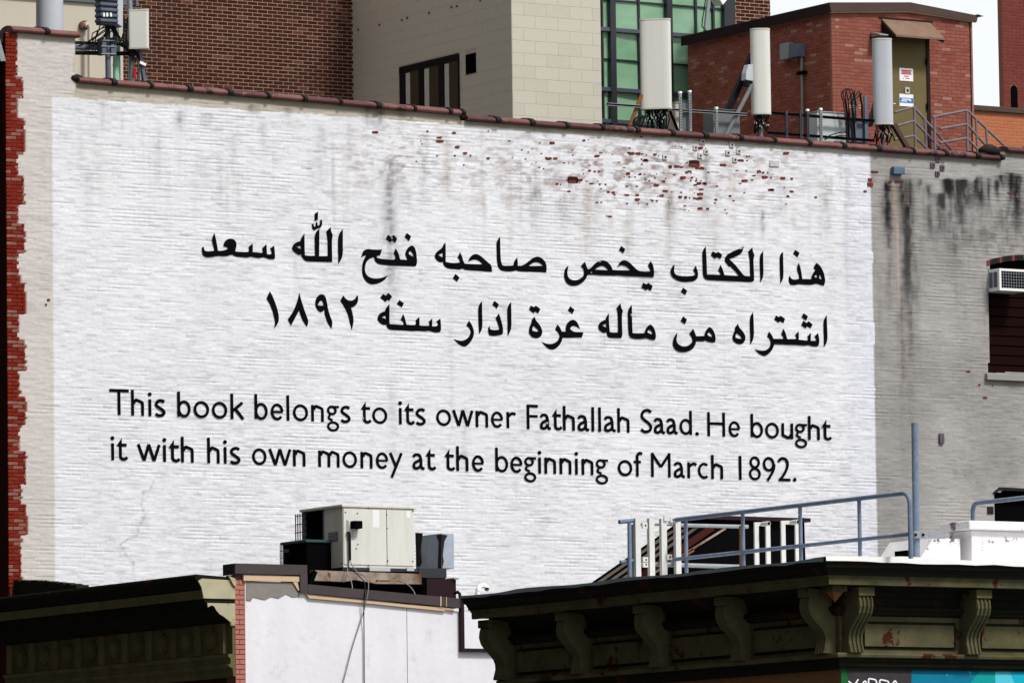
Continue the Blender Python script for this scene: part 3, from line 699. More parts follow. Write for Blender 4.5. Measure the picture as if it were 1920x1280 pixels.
# ================================================================ lettering painted on the wall
def dezoom(s, ox, oy, sc):
    v = [float(q) for q in s.replace(' ', ',').split(',') if q]
    return [(ox + v[i] / sc, oy + v[i + 1] / sc) for i in range(0, len(v), 2)]
def smooth_poly(pts, it=2, lim=52):
    for _ in range(it):
        out_ = []; n = len(pts)
        for i in range(n):
            p0, p1, p2 = pts[i - 1], pts[i], pts[(i + 1) % n]
            a1 = math.atan2(p1[1] - p0[1], p1[0] - p0[0]); a2 = math.atan2(p2[1] - p1[1], p2[0] - p1[0])
            da = abs((math.degrees(a2 - a1) + 180) % 360 - 180)
            if da > lim: out_.append(p1)
            else:
                out_.append((p1[0] * .75 + p0[0] * .25, p1[1] * .75 + p0[1] * .25)); out_.append((p1[0] * .75 + p2[0] * .25, p1[1] * .75 + p2[1] * .25))
        pts = out_
    return pts
def fill(polys, name, mt, parent, Y, lab=None):
    """filled 2-D outlines (even-odd) laid on the wall plane"""
    cu = bpy.data.curves.new(name, 'CURVE'); cu.dimensions = '2D'; cu.fill_mode = 'BOTH'; cu.extrude = .002
    for pl in polys:
        sp = cu.splines.new('POLY'); sp.points.add(len(pl) - 1); sp.use_cyclic_u = True
        for i, (a_, b_) in enumerate(pl):
            p = P(a_, b_, Y=Y); sp.points[i].co = (p.x - XF, p.z, 0, 1)
    to = bpy.data.objects.new('tmp', cu); COL.objects.link(to)
    dg = bpy.context.evaluated_depsgraph_get(); dg.update()
    me = bpy.data.meshes.new_from_object(to.evaluated_get(dg)); me.name = name
    bpy.data.objects.remove(to); bpy.data.curves.remove(cu)
    n = len(me.vertices); co = np.zeros(n * 3, dtype=np.float32); me.vertices.foreach_get('co', co); co = co.reshape(-1, 3)
    c2 = np.stack([co[:, 0], Y - YW + co[:, 2], co[:, 1]], 1); me.vertices.foreach_set('co', c2.ravel())
    me.materials.clear(); me.materials.append(mt)
    o = link(name, me, parent)
    if lab: o['label'] = lab
    return o
S = 6.857
A1 = (1290, 390, S); A2 = (1040, 390, S); A3 = (800, 390, S); A4 = (560, 390, S); A5 = (360, 390, S)
B1 = (1290, 530, S); B2 = (1080, 530, S); B3 = (840, 520, S); B4 = (620, 520, S); B5 = (480, 520, S)
WORDS = [
 ('hadha', A1, ['1652,706 1685,725 1725,780 1752,850 1765,920 1762,960 1748,997 1700,985 1650,965 1590,985 1500,982 1430,975 1390,985 1330,990 1305,970 1292,930 1297,890 1310,868 1320,895 1345,920 1400,918 1432,905 1425,860 1395,780 1425,702 1445,760 1462,850 1470,912 1530,912 1585,915 1590,870 1620,820 1640,795 1618,775 1622,745',
   '1622,880 1650,852 1662,895 1640,893', '1700,855 1722,920 1690,905 1690,870', '1378,537 1434,575 1410,632 1350,590', '1222,562 1225,700 1230,905 1188,970 1182,800 1175,605']),
 ('kitab', A1, ['967,550 968,700 972,880 932,958 925,780 920,608',
   '828,505 835,560 856,605 840,660 845,760 850,860 850,930 820,952 700,945 500,937 350,930 240,922 205,895 192,840 188,700 182,550 230,493 235,600 242,740 245,855 320,855 400,860 418,855 415,830 390,800 418,730 445,780 470,862 560,868 655,875 620,820 570,775 545,745 530,753 500,712 475,680 475,645 500,600 560,565 640,530 717,497 695,580 620,620 530,655 600,720 650,780 700,845 730,875 800,877 797,780 792,650 775,560',
   '318,555 362,580 390,562 440,602 418,652 375,625 350,648 295,603']),
 ('ba', A2, ['1540,722 1538,780 1535,830 1570,865 1640,877 1720,877 1790,868 1808,850 1800,820 1783,800 1812,740 1835,790 1845,850 1840,900 1800,935 1740,945 1660,948 1590,935 1530,900 1495,850 1490,800 1510,755', '1652,1022 1703,1062 1683,1115 1625,1072']),
 ('yakhuss', A2, ['1230,682 1262,720 1278,790 1280,850 1272,888 1150,882 1000,876 880,868 800,862 780,868 600,862 480,852 425,855 405,905 360,955 300,990 240,1000 180,985 140,940 122,880 125,810 145,765 178,740 168,790 162,840 175,890 210,920 260,930 320,915 360,885 378,850 378,800 365,770 338,745 388,690 408,740 425,785 450,785 480,755 520,710 570,680 615,670 660,680 705,715 735,760 745,795 850,800 980,800 945,765 910,740 870,732 840,735 805,755 830,710 855,680 895,667 935,680 980,715 1030,765 1060,795 1100,812 1180,818 1230,815 1225,780 1200,740',
   '515,790 560,755 610,738 655,755 695,800 600,796', '855,487 908,528 885,580 828,538', '1140,958 1180,980 1205,960 1260,1000 1240,1062 1195,1035 1180,1058 1115,1015']),
 ('sahibuhu', A3, ['945,367 947,500 950,640 965,725 985,742 1060,742 1120,735 1120,690 1165,635 1172,690 1172,740 1220,742 1260,725 1310,685 1360,645 1420,620 1470,635 1515,675 1540,725 1543,780 1537,828 1400,822 1250,815 1180,812 1150,800 1110,812 1040,815 970,808 935,785 912,740 902,650 898,520 898,428',
   '1310,745 1360,705 1410,690 1460,705 1500,743 1400,745',
   '243,437 245,560 245,690 300,705 370,708 425,700 425,665 398,640 430,567 455,620 470,680 490,715 600,722 715,722 690,690 640,660 590,662 555,680 535,685 555,635 590,600 640,588 690,610 740,655 790,700 838,738 840,818 700,810 580,800 500,795 465,775 430,790 350,785 280,778 235,755 212,715 210,690 180,698 150,685 115,650 103,615 120,575 160,540 205,510 207,485',
   '150,602 205,575 207,640', '372,845 422,892 392,946 335,900']),
 ('fath', A4, ['1455,480 1490,500 1510,560 1520,640 1523,700 1510,745 1480,750 1350,742 1200,738 1080,728 1020,715 985,685 970,630 930,640 885,670 860,720 850,780 860,840 900,885 960,905 1030,905 1090,890 1148,865 1110,920 1050,960 960,983 900,970 850,920 820,850 815,780 825,700 850,640 868,605 840,610 805,635 825,560 855,535 890,525 960,535 1072,535 1050,605 1000,615 1010,640 1060,652 1150,660 1225,665 1245,650 1243,610 1222,580 1248,518 1280,570 1305,660 1400,668 1385,630 1370,590 1385,540 1415,500',
   '1440,548 1470,585 1483,625 1450,615 1415,590 1420,560', '1390,320 1447,365 1420,423 1363,372', '1150,342 1190,375 1220,345 1267,392 1245,445 1200,410 1185,438 1122,395']),
 ('name', A4, ['568,268 568,450 570,625 512,718 507,540 508,345']),
 ('name', A5, ['1784,245 1789,300 1812,345 1799,400 1801,550 1803,693 1680,690 1580,687 1480,685 1440,660 1412,620 1405,590 1380,602 1340,580 1300,545 1286,515 1300,475 1340,440 1395,425 1400,390 1447,328 1447,450 1452,608 1520,615 1583,612 1580,480 1578,325 1638,265 1637,450 1635,618 1745,618 1748,520 1745,400 1728,300',
   '1340,498 1395,482 1403,528', '1622,45 1620,100 1618,150 1577,168 1577,75',
   '1650,153 1672,150 1675,200 1665,240 1640,258 1615,258 1590,280 1565,284 1545,255 1542,208 1560,200 1568,235 1580,242 1590,225 1595,182 1612,176 1614,222 1635,225 1646,200']),
 ('saad', A5, ['288,318 302,370 318,450 335,550 400,548 465,525 455,502 430,495 405,497 408,460 425,425 455,400 500,392 545,405 570,440 573,490 560,535 555,555 600,563 690,567 730,560 735,530 728,500 780,455 783,500 780,565 850,570 890,580 908,570 910,545 903,517 958,462 960,520 965,592 1000,598 1025,590 1020,550 1005,520 1055,482 1065,560 1070,640 1060,655 1000,657 950,640 915,630 870,642 810,635 755,620 720,635 640,630 570,625 540,610 510,595 460,615 400,618 335,612 260,628 190,635 150,615 130,580 128,505 152,498 158,540 180,557 240,555 288,550 280,500 252,408']),
 ('ishtarahu', B1, ['1785,415 1788,550 1797,745 1750,828 1745,650 1740,480',
   '1672,645 1685,700 1690,770 1675,810 1640,818 1590,812 1550,797 1500,805 1430,800 1380,795 1250,792 1110,785 1095,840 1060,890 1010,930 980,940 930,920 890,885 855,848 900,865 950,872 1000,868 1040,840 1065,795 1065,750 1045,710 1018,688 1042,625 1075,665 1100,720 1150,720 1225,722 1228,695 1200,660 1225,590 1255,640 1275,722 1390,722 1395,695 1378,670 1422,622 1425,680 1425,732 1535,742 1545,715 1535,688 1580,642 1580,700 1578,745 1640,745 1650,720 1625,690',
   '1487,390 1543,432 1520,482 1462,437', '1482,488 1525,515 1550,492 1603,535 1580,582 1535,555 1512,582 1457,540', '1132,420 1170,440 1190,422 1248,462 1230,516 1185,488 1168,512 1110,468',
   '837,377 845,500 850,710 805,792 798,620 795,438', '645,525 655,570 690,605 725,650 742,700 730,755 690,788 640,785 595,760 570,715 580,665 605,610 602,575', '625,645 660,665 690,700 690,720 650,718 612,705 612,670']),
 ('min', B2, ['1718,568 1755,590 1785,650 1798,715 1790,760 1755,768 1700,755 1660,738 1640,752 1545,750 1535,800 1500,850 1430,885 1370,890 1300,875 1260,835 1243,780 1255,720 1275,675 1303,640 1298,690 1290,740 1310,785 1350,812 1400,820 1450,805 1490,770 1500,735 1485,690 1460,650 1505,590 1525,630 1545,685 1600,685 1650,682 1660,640 1685,590',
   '1712,632 1745,660 1750,695 1715,688 1688,665 1695,642', '1378,430 1427,470 1402,530 1347,485']),
 ('malihi', B2, ['955,535 990,555 1020,620 1030,690 1018,732 970,730 900,705 860,718 780,720 720,710 690,685 675,640 670,480 667,345 718,282 720,400 725,600 728,645 800,650 880,648 895,600 920,555', '945,598 978,625 985,662 950,655 918,635 925,608',
   '573,262 580,320 605,362 590,400 592,550 597,680 585,707 500,707 430,705 405,680 393,630 365,645 330,630 298,600 285,565 300,520 335,490 382,475 385,450 422,390 425,520 435,632 480,640 543,637 542,520 538,380 522,325', '335,545 388,520 390,578']),
 ('ghurrat', B3, ['1600,540 1645,555 1675,600 1697,662 1650,630 1610,617 1575,640 1570,660 1600,690 1640,702 1743,702 1722,770 1600,772 1472,775 1460,830 1420,885 1370,922 1330,928 1290,915 1240,870 1208,828 1260,850 1320,858 1380,840 1420,800 1435,760 1425,720 1378,665 1407,602 1440,640 1462,695 1515,697 1512,650 1525,600 1560,560', '1572,370 1627,415 1600,467 1542,422',
   '1115,503 1128,550 1165,590 1200,640 1215,700 1200,755 1150,782 1090,770 1048,730 1038,680 1055,620 1078,570 1075,545', '1098,622 1130,645 1170,690 1130,698 1085,682 1085,645', '1065,360 1103,382 1130,362 1188,405 1160,462 1120,435 1103,460 1042,412']),
 ('adhar', B3, ['812,313 815,500 817,660 770,752 765,560 760,378', '655,462 675,520 700,610 712,690 700,730 650,742 580,752 535,742 515,700 517,645 535,622 540,660 570,675 630,675 662,665 650,610 613,520', '597,300 655,345 630,400 570,350',
   '438,302 440,450 445,660 400,728 392,560 388,362', '268,555 300,595 325,650 337,710 325,770 290,830 240,880 200,888 150,865 105,825 72,790 130,810 190,815 245,790 285,740 290,690 275,645 238,615']),
 ('sanat', B4, ['755,340 757,450 755,560 760,598 830,603 930,610 940,590 925,565 900,545 932,468 955,520 975,605 1040,612 1090,608 1098,580 1092,550 1140,507 1143,560 1142,615 1200,622 1265,620 1268,590 1260,570 1305,527 1307,580 1305,628 1360,628 1380,610 1375,580 1357,568 1410,527 1418,600 1420,670 1408,700 1370,707 1310,700 1270,685 1200,693 1110,685 1060,692 950,682 850,678 760,672 725,645 713,605 680,610 640,590 608,555 602,520 620,475 660,445 700,435 703,405',
   '655,510 705,492 710,535', '675,212 710,235 743,198 790,245 755,300 735,285 703,315 638,258', '885,290 942,333 915,387 850,340']),
 ('number', B5, ['1122,230 1150,270 1190,298 1240,298 1280,270 1300,228 1315,245 1312,310 1290,350 1250,380 1220,388 1240,450 1255,530 1252,600 1230,675 1212,600 1190,500 1160,420 1120,350 1085,297',
   '850,213 885,230 908,290 925,400 950,490 987,572 970,660 930,600 900,530 880,460 880,415 860,435 830,447 790,420 765,370 763,310 780,255 815,222', '838,292 860,315 868,360 830,367 795,355 810,320',
   '558,195 570,250 600,350 640,470 680,565 655,633 610,570 575,490 553,425 520,490 450,620 410,537 460,470 510,370 540,280', '178,178 205,220 250,330 285,440 297,525 285,590 232,658 247,600 240,530 215,430 180,340 137,268'])]
YT = YW - .013
for nm, (ox, oy, sc), polys in WORDS:
    fill([smooth_poly(dezoom(s, ox, oy, sc)) for s in polys], 'painted_word', M['black_paint'], wall_b, YT)

# ---- English lettering: humanist sans glyphs drawn as outlines of strokes
XH, SW = .655, .113
def g_arch(x0, x1, w_, top_=XH):
    t_ = top_ - w_ * .46
    xr = x1 - w_ / 2
    a = x0 + w_ * .5
    return [(a, top_ - .20)] + [(a + (xr - a) * (1 - math.cos(R(k * 9))) * 1.0, top_ - .20 + (t_ - top_ + .20) * math.sin(R(min(90, k * 17)))) for k in range(1, 6)] + [(xr - (xr - a) * .12, top_ - .13), (xr, top_ - .22), (xr, 0)]
def glyph(c, W):
    w_ = SW; h = w_ / 2; S_ = []          # list of (pts, widths|None)
    def ln(*p, ww=w_): S_.append((list(p), ww))
    def el(cx, cy, rx, ry, a0=0, a1=360, ww=w_ * .95, n=26): S_.append((arc(cx, cy, rx, ry, a0, a1, n), ww))
    ov = .010
    if c == 'o': el(W / 2, XH / 2, W / 2 - h, XH / 2 + ov - h)
    elif c == 'l': ln((W / 2, 0), (W / 2, 1))
    elif c == '1': ln((W / 2, 0), (W / 2, 1), ww=w_ * 1.05)
    elif c == 'i': ln((W / 2, 0), (W / 2, XH)); S_.append((arc(W / 2, .85, .036, .036, 0, 360, 12), .083))
    elif c == '.': S_.append((arc(W / 2, .075, .036, .036, 0, 360, 12), .083))
    elif c == 'T': ln((0, 1 - h), (W, 1 - h)); ln((W * .49, 0), (W * .49, 1 - h))
    elif c in 'hn':
        ln((h, 0), (h, 1 if c == 'h' else XH))
        ln(*g_arch(h, W, w_))
    elif c == 'm':
        ln((h, 0), (h, XH)); ln(*g_arch(h, W * .5 + h, w_)); ln(*g_arch(W * .5, W, w_))
    elif c == 'u':
        a = [(W - p[0], XH - p[1]) for p in g_arch(h, W, w_)]; ln(*a); ln((W - h, 0), (W - h, XH))
    elif c == 'b': ln((h, .03), (h, 1)); el(W / 2, XH / 2 + .0, W / 2 - h, XH / 2 + ov - h)
    elif c == 'd': ln((W - h, .0), (W - h, 1)); el(W / 2, XH / 2, W / 2 - h, XH / 2 + ov - h)
    elif c == 'a':
        xs_ = W * .70
        ln((W * .07, XH - .15), (W * .2, XH - .07), (W * .40, XH - h + .005), (W * .58, XH - .085), (xs_ - h * .3, XH - .19), (xs_, XH - .30), (xs_, .16), (xs_ + .03, .075), (W * .98, .045))
        ln((xs_, XH * .62), (W * .48, XH * .54), (W * .18, XH * .40), (h, XH * .25), (W * .14, .08), (W * .33, h - .008), (W * .52, .09), (xs_, .19))
    elif c == 'e':
        el(W / 2, XH / 2, W / 2 - h, XH / 2 + ov - h, 2, 322); ln((h, XH * .5), (W - h * .6, XH * .5), ww=w_ * .72)
    elif c == 'c': el(W * .58, XH / 2, W * .58 - h, XH / 2 + ov - h, 52, 308)
    elif c in 'sS':
        H_ = XH if c == 's' else 1.0
        pts = [(.93, .86), (.72, .935), (.50, .94), (.27, .88), (.13, .75), (.20, .61), (.50, .49), (.78, .37), (.90, .24), (.78, .11), (.52, .055), (.28, .065), (.05, .15)]
        ln(*[(p[0] * W * .96 + .01, p[1] * H_ + (0 if c == 's' else .01)) for p in pts], ww=w_ * 1.02)
    elif c == 't':
        xs_ = W * .36
        ln((xs_, XH + .06), (xs_, .19), (xs_ + W * .07, .09), (xs_ + W * .24, h - .005), (W * .80, .06), (W * .97, .13)); ln((W * .12, XH - h), (W * .93, XH - h))
        S_.append(('poly', [(0, XH - w_ * .9), (W * .36 + h, XH + .22), (W * .36 + h, XH - w_)]))
    elif c == 'g':
        el(W * .42, XH * .715, W * .37 - h * .6, XH * .285 - h * .7, ww=w_ * .88)
        ln((W * .44, XH - h * .8), (W, XH - h * .8), ww=w_ * .8)
        ln((W * .26, XH * .43), (W * .16, XH * .30), (W * .24, XH * .19), (W * .48, XH * .11), ww=w_ * .85)
        el(W * .50, -.165, W * .5 - h * .9, .215 - h, ww=w_ * .85)
    elif c == 'k': ln((h, 0), (h, 1)); ln((h * 1.6, XH * .50), (W * .88, XH)); ln((W * .36, XH * .62), (W * .93, 0), ww=w_ * 1.05)
    elif c == 'w': ln((W * .055, XH), (W * .30, .02)); ln((W * .30, .02), (W * .50, XH)); ln((W * .50, XH), (W * .72, .02)); ln((W * .72, .02), (W * .945, XH))
    elif c == 'y': ln((W * .08, XH), (W * .50, .10)); ln((W * .93, XH), (W * .17, -.33))
    elif c == 'r': ln((h, 0), (h, XH)); ln((h * 1.2, XH - .19), (W * .45, XH - .085), (W * .72, XH - h), (W * .96, XH - .10))
    elif c == 'f': ln((W * .42, 0), (W * .42, .76), (W * .50, .90), (W * .72, .965), (W, .93)); ln((0, XH - h), (W * .85, XH - h), ww=w_ * .9)
    elif c == 'F': ln((h, 0), (h, 1)); ln((h, 1 - h), (W, 1 - h)); ln((h, .53), (W * .98, .53), ww=w_ * .95)
    elif c == 'H': ln((h, 0), (h, 1)); ln((W - h, 0), (W - h, 1)); ln((h, .53), (W - h, .53))
    elif c == 'M': ln((h * 1.1, 0), (h * 1.1, 1)); ln((W - h * 1.1, 0), (W - h * 1.1, 1)); ln((h, .96), (W / 2, .42)); ln((W - h, .96), (W / 2, .42))
    elif c == '8': el(W / 2, .745, W * .43 - h, .255 - h * .9, ww=w_ * .92); el(W / 2, .265, W * .49 - h, .275 - h, ww=w_ * .92)
    elif c == '9': el(W * .47, .69, W * .47 - h, .31 - h); ln((W - h, .70), (W * .96 - h, .50), (W * .80 - h, .30), (W * .36, .0))
    elif c == '2': ln((W * .06, .80), (W * .18, .90), (W * .40, .955), (W * .66, .90), (W * .78, .74), (W * .72, .54), (W * .46, .26), (W * .16, .045)); ln((W * .05, h), (W, h))
    return S_
def ribbon(pts, ww):
    # resample smooth for curved polylines, then offset both sides
    n = len(pts)
    closed = abs(pts[0][0] - pts[-1][0]) + abs(pts[0][1] - pts[-1][1]) < 1e-6
    if 3 < n < 20 and not closed:
        ex = [pts[0]] + pts + [pts[-1]]; q = []
        for i in range(1, n):
            p0, p1, p2, p3 = ex[i - 1], ex[i], ex[i + 1], ex[i + 2]
            for k in range(5):
                t_ = k / 5
                q.append(tuple(.5 * ((2 * p1[j]) + (-p0[j] + p2[j]) * t_ + (2 * p0[j] - 5 * p1[j] + 4 * p2[j] - p3[j]) * t_ ** 2 + (-p0[j] + 3 * p1[j] - 3 * p2[j] + p3[j]) * t_ ** 3) for j in (0, 1)))
        pts = q + [pts[-1]]; n = len(pts)
    L_, R_ = [], []
    for i in range(n):
        if closed and i in (0, n - 1): a, b = pts[-2], pts[1]
        else: a, b = pts[max(i - 1, 0)], pts[min(i + 1, n - 1)]
        dx, dy = b[0] - a[0], b[1] - a[1]; l = math.hypot(dx, dy) or 1
        nx, ny = -dy / l * ww / 2, dx / l * ww / 2
        L_.append((pts[i][0] + nx, pts[i][1] + ny)); R_.append((pts[i][0] - nx, pts[i][1] - ny))
    return L_, R_
LINES = [
 (lambda x: 777.4 + (x - 222) * .0357, (190, 710), [('T', 92, 305), ('h', 328, 468), ('i', 515, 550), ('s', 585, 700), (' ', 0, 0), ('b', 832, 978), ('o', 1008, 1180), ('o', 1208, 1378), ('k', 1412, 1560), (' ', 0, 0)]),
 (lambda x: 777.4 + (x - 222) * .0357 - .8, (460, 720), [('b', 103, 248), ('e', 278, 420), ('l', 450, 485), ('o', 520, 688), ('n', 720, 858), ('g', 890, 1025), ('s', 1040, 1147), (' ', 0, 0), ('t', 1262, 1372), ('o', 1385, 1552), (' ', 0, 0)]),
 (lambda x: 777.4 + (x - 222) * .0357 - 1.4, (730, 730), [('i', 105, 140), ('t', 163, 275), ('s', 290, 395), (' ', 0, 0), ('o', 512, 677), ('w', 690, 920), ('n', 943, 1080), ('e', 1110, 1245), ('r', 1280, 1385), (' ', 0, 0)]),
 (lambda x: 777.4 + (x - 222) * .0357 - 1.0, (970, 740), [('F', 105, 228), ('a', 250, 370), ('t', 378, 487), ('h', 500, 630), ('a', 660, 787), ('l', 808, 845), ('l', 884, 918), ('a', 948, 1077), ('h', 1093, 1226), (' ', 0, 0), ('S', 1343, 1475), ('a', 1492, 1615), ('a', 1630, 1753), ('d', 1770, 1908)]),
 (lambda x: 777.4 + (x - 222) * .0357, (1260, 750), [('.', 255, 295), (' ', 0, 0), ('H', 388, 582), ('e', 618, 747), (' ', 0, 0), ('b', 860, 997), ('o', 1018, 1170), ('u', 1197, 1325), ('g', 1343, 1477), ('h', 1487, 1615), ('t', 1635, 1740), (' ', 0, 0)]),
 (lambda x: 862 + (x - 212) * .0312, (190, 710), [('i', 107, 145), ('t', 168, 288), (' ', 0, 0), ('w', 392, 650), ('i', 675, 710), ('t', 737, 858), ('h', 872, 1010), (' ', 0, 0), ('h', 1158, 1293), ('i', 1337, 1370), ('s', 1405, 1517), (' ', 0, 0)]),
 (lambda x: 862 + (x - 212) * .0312 + .6, (460, 720), [('o', 75, 235), ('w', 255, 505), ('n', 522, 658), (' ', 0, 0), ('m', 797, 1030), ('o', 1060, 1222), ('n', 1258, 1390), ('e', 1425, 1563), ('y', 1572, 1717), (' ', 0, 0)]),
 (lambda x: 862 + (x - 212) * .0312, (730, 730), [('a', 255, 388), ('t', 397, 508), (' ', 0, 0), ('t', 603, 715), ('h', 733, 865), ('e', 903, 1037), (' ', 0, 0), ('b', 1158, 1300), ('e', 1322, 1457), ('g', 1472, 1605), ('i', 1625, 1660)]),
 (lambda x: 862 + (x - 212) * .0312 - .2, (970, 740), [('n', 298, 425), ('n', 463, 592), ('i', 630, 665), ('n', 703, 832), ('g', 855, 993), (' ', 0, 0), ('o', 1097, 1258), ('f', 1272, 1367), (' ', 0, 0), ('M', 1460, 1677)]),
 (lambda x: 862 + (x - 212) * .0312, (1260, 750), [('a', 22, 145), ('r', 170, 275), ('c', 283, 405), ('h', 430, 560), (' ', 0, 0), ('1', 728, 765), ('8', 838, 975), ('9', 993, 1133), ('2', 1157, 1295), ('.', 1320, 1362), (' ', 0, 0)])]
wmb = MB(); lay = [0]
def flush():
    global wmb
    if wmb.v: wmb.build('painted_word', M['black_paint'], wall_b)
    wmb = MB()
for bi_, (base, (ox, oy), gl) in enumerate(LINES):
    for c, a, b in gl:
        if c == ' ': flush(); continue
        x0 = ox + a / 5.818; x1 = ox + b / 5.818
        cap = 48.3 - (x0 - 222) * .0030; W = (x1 - x0) / cap
        yb = base(x0)
        sl = .0345 if bi_ < 5 else .0312
        def tp(p, cap=cap, x0=x0, yb=yb, sl=sl):
            px = x0 + p[0] * cap - p[1] * cap * .015
            return px, yb + (p[0] * cap) * sl - p[1] * cap
        for st in glyph(c, W):
            lay[0] = (lay[0] + 1) % 9
            Yk = YT - lay[0] * .0002
            if st[0] == 'poly':
                q = [P(*tp(p), Y=Yk) for p in st[1]]
                wmb.add(q, [tuple(range(len(q)))]); continue
            L_, R_ = ribbon(st[0], st[1])
            q = [P(*tp(p), Y=Yk) for p in L_] + [P(*tp(p), Y=Yk) for p in R_]
            n = len(L_)
            wmb.add(q, [(i, i + 1, n + i + 1, n + i) for i in range(n - 1)])
    if bi_ == 4: flush()
flush()

# small spots where the black letters have worn through
M['worn'] = mat('worn_paint', (.42, .42, .44), .9, col2=(.25, .24, .24), scale=20)
for cx, cy, w_, h_ in [(1388, 466, 7, 2.6), (1392, 463, 3, 1.5), (1183, 590, 3, 3), (1124, 491, 4, 1.6), (1108, 511, 3, 1.6), (1025, 793, 5, 4), (680, 784, 2.4, 5), (845, 782, 3, 2), (1183, 593, 2, 1.4), (734, 447, 4, 2), (1245, 472, 2, 2), (1520, 478, 2, 1.6)]:
    pl = [P(a_, b_, Y=YW) for a_, b_ in blob(cx, cy, w_, h_, 8)]
    MB().prism([(p.x, p.z) for p in pl], 'y', YT - .004, YT - .001).build('worn_spot', M['worn'], wall_b)
# ================================================================ generic brickwork
def coping_y(px):
    for a, b, c, d in TOPS:
        if px <= c: return b + (d - b) * (px - a) / (c - a)
    return 290
def brickwork(parent, axis, fixed, u0, u1, z0, z1, L, H, J, mats, wts, nparts, name='brick', keep=None, holes=(), limit=coping_y, prefer=None, proud=.007):
    og = origin_of(parent)
    items = []
    k0 = 0
    nr_ = int(math.ceil((z1 - z0) / H))
    for r_ in range(nr_):
        z = z0 + r_ * H
        h_ = min(H, z1 - z) - J
        if h_ < .02: continue
        u = u0 - (L / 2 if r_ % 2 else 0)
        while u < u1:
            a, b = max(u, u0), min(u + L, u1); u += L
            if b - a < .03: continue
            for ha, hb, hz0, hz1 in holes:
                if z + h_ > hz0 and z < hz1:
                    if a < ha < b and b <= hb: b = ha
                    elif a < hb < b and a >= ha: a = hb
                    elif a >= ha and b <= hb: b = a
            if b - a < .03: continue
            c, zc = (a + b) / 2, z + h_ / 2
            if keep and not keep(c, zc): continue
            wx, wy = (c, fixed) if axis == 'y' else (fixed, c)
            px, py = proj(wx, wy, zc)
            if px < -25 or px > 1945 or py < -12 or py > 1292 or (limit and py > limit(px) + 8): continue
            items.append((prefer(px, py) if prefer else 0, wx, wy, z + J / 2, b - a - J, h_, px, py))
    items.sort(key=lambda t_: t_[0])
    st = MB()
    for i, (_, wx, wy, z, l, h_, px, py) in enumerate(items):
        mt = rng.choices(range(len(mats)), wts)[0]
        if i < nparts:
            lq = round(l / .012) * .012
            o = link(name, vmesh2(mats[mt], lq, proud, round(h_, 4)), parent)
            o.location = (wx - og.x, wy - og.y, z - og.z)
            if axis == 'x': o.rotation_euler = (0, 0, -math.pi / 2)
        else:
            st.cur = mt; e = .004
            if axis == 'y':
                y1_ = wy + .005
                v = [(wx - l / 2, wy - proud, z), (wx + l / 2, wy - proud, z), (wx + l / 2, wy - proud, z + h_), (wx - l / 2, wy - proud, z + h_)]
                v += [(a, y1_, c) for a, b, c in v]
            else:
                v = [(wx - proud, wy + l / 2, z), (wx - proud, wy - l / 2, z), (wx - proud, wy - l / 2, z + h_), (wx - proud, wy + l / 2, z + h_)]
                v += [(wx + .005, b, c) for a, b, c in v]
            st.add(v, [(0, 1, 2, 3), (0, 4, 5, 1), (1, 5, 6, 2), (2, 6, 7, 3), (3, 7, 4, 0)])
    if st.v:
        o = st.build(name + 'work', [M[q] for q in mats], parent); o['kind'] = 'stuff'
    return len(items)
def vmesh2(key, L, Dp, H):
    k = (key, round(L, 3), round(H, 3), Dp)
    if k not in variants: variants[k] = brick_mesh('brick', L, Dp, H, M[key], .003)
    return variants[k]

# ================================================================ cream block building
YB = 104.6
xb = PX(960, 110, Y=YB)
YFAR = PY(662, 90, X=xb)
ztopb = PZ(960, -260, Y=YB)
blk = thing('block_building', 'pale painted concrete block building with a three-pane window on its shaded side', 'building', (xb, YB, 0))
xb2 = PX(1127, 110, Y=YB)
MB().box(xb, xb2, YB, YFAR + .4, ZR, ztopb).build('wall', M['block_joint'], blk)
wy0 = PY(862, 150, X=xb); wy1 = PY(751, 150, X=xb)
wzt = (PZ(862, 104, X=xb) + PZ(751, 127, X=xb)) / 2; wzb = PZ(862, 215, X=xb) - .1
vy0, vy1 = PY(893, 120, X=xb), PY(874, 120, X=xb); vz0, vz1 = PZ(884, 138, X=xb), PZ(884, 101, X=xb)
BH, BLn = .243, .525
M['block2'] = mat('painted_block_b', (.50, .475, .40), .85, col2=(.44, .41, .345), scale=2.3, bump=.4, bscale=50)
brickwork(blk, 'y', YB, xb + .004, xb2, ZR, ztopb, BLn, BH, .005, ['block', 'block2'], [3, 2], 300, 'block', proud=.0035)
brickwork(blk, 'x', xb, YB + .002, YFAR, ZR, ztopb, BLn, BH, .0035, ['block'], [1], 300, 'block', proud=.003, holes=[(wy0, wy1, wzb, wzt), (vy0, vy1, vz0, vz1)])
wn = MB().box(xb - .01, xb - .004, wy0, wy1, wzb, wzt).build('window', M['void'], blk)
def yb_(px): return PY(px, 150, X=xb)
fm = MB()
fm.box(xb - .035, xb - .011, wy0, wy1, wzt - .10, wzt + .02)
for a, b in [(751, 761), (787, 796), (824.5, 834), (860.5, 862.5)]: fm.box(xb - .03, xb - .012, yb_(b), yb_(a), wzb, wzt - .10)
fm.build('frame', M['win_black'], wn)
for a, b in [(761, 787), (796, 824.5), (834, 860.5)]:
    pn = MB().box(xb - .016, xb - .0125, yb_(b) + .01, yb_(a) - .01, wzb, wzt - .102).build('pane', M['dark_glass'], wn)
    q = a + 2 + (b - a) * .28
    MB().box(xb - .022, xb - .018, yb_(q), yb_(a + 1.5), wzb, wzt - .13).build('curtain', M['frame_white'], wn)
MB().box(xb - .013, xb - .004, vy0, vy1, vz0, vz1).build('vent', M['void'], blk)
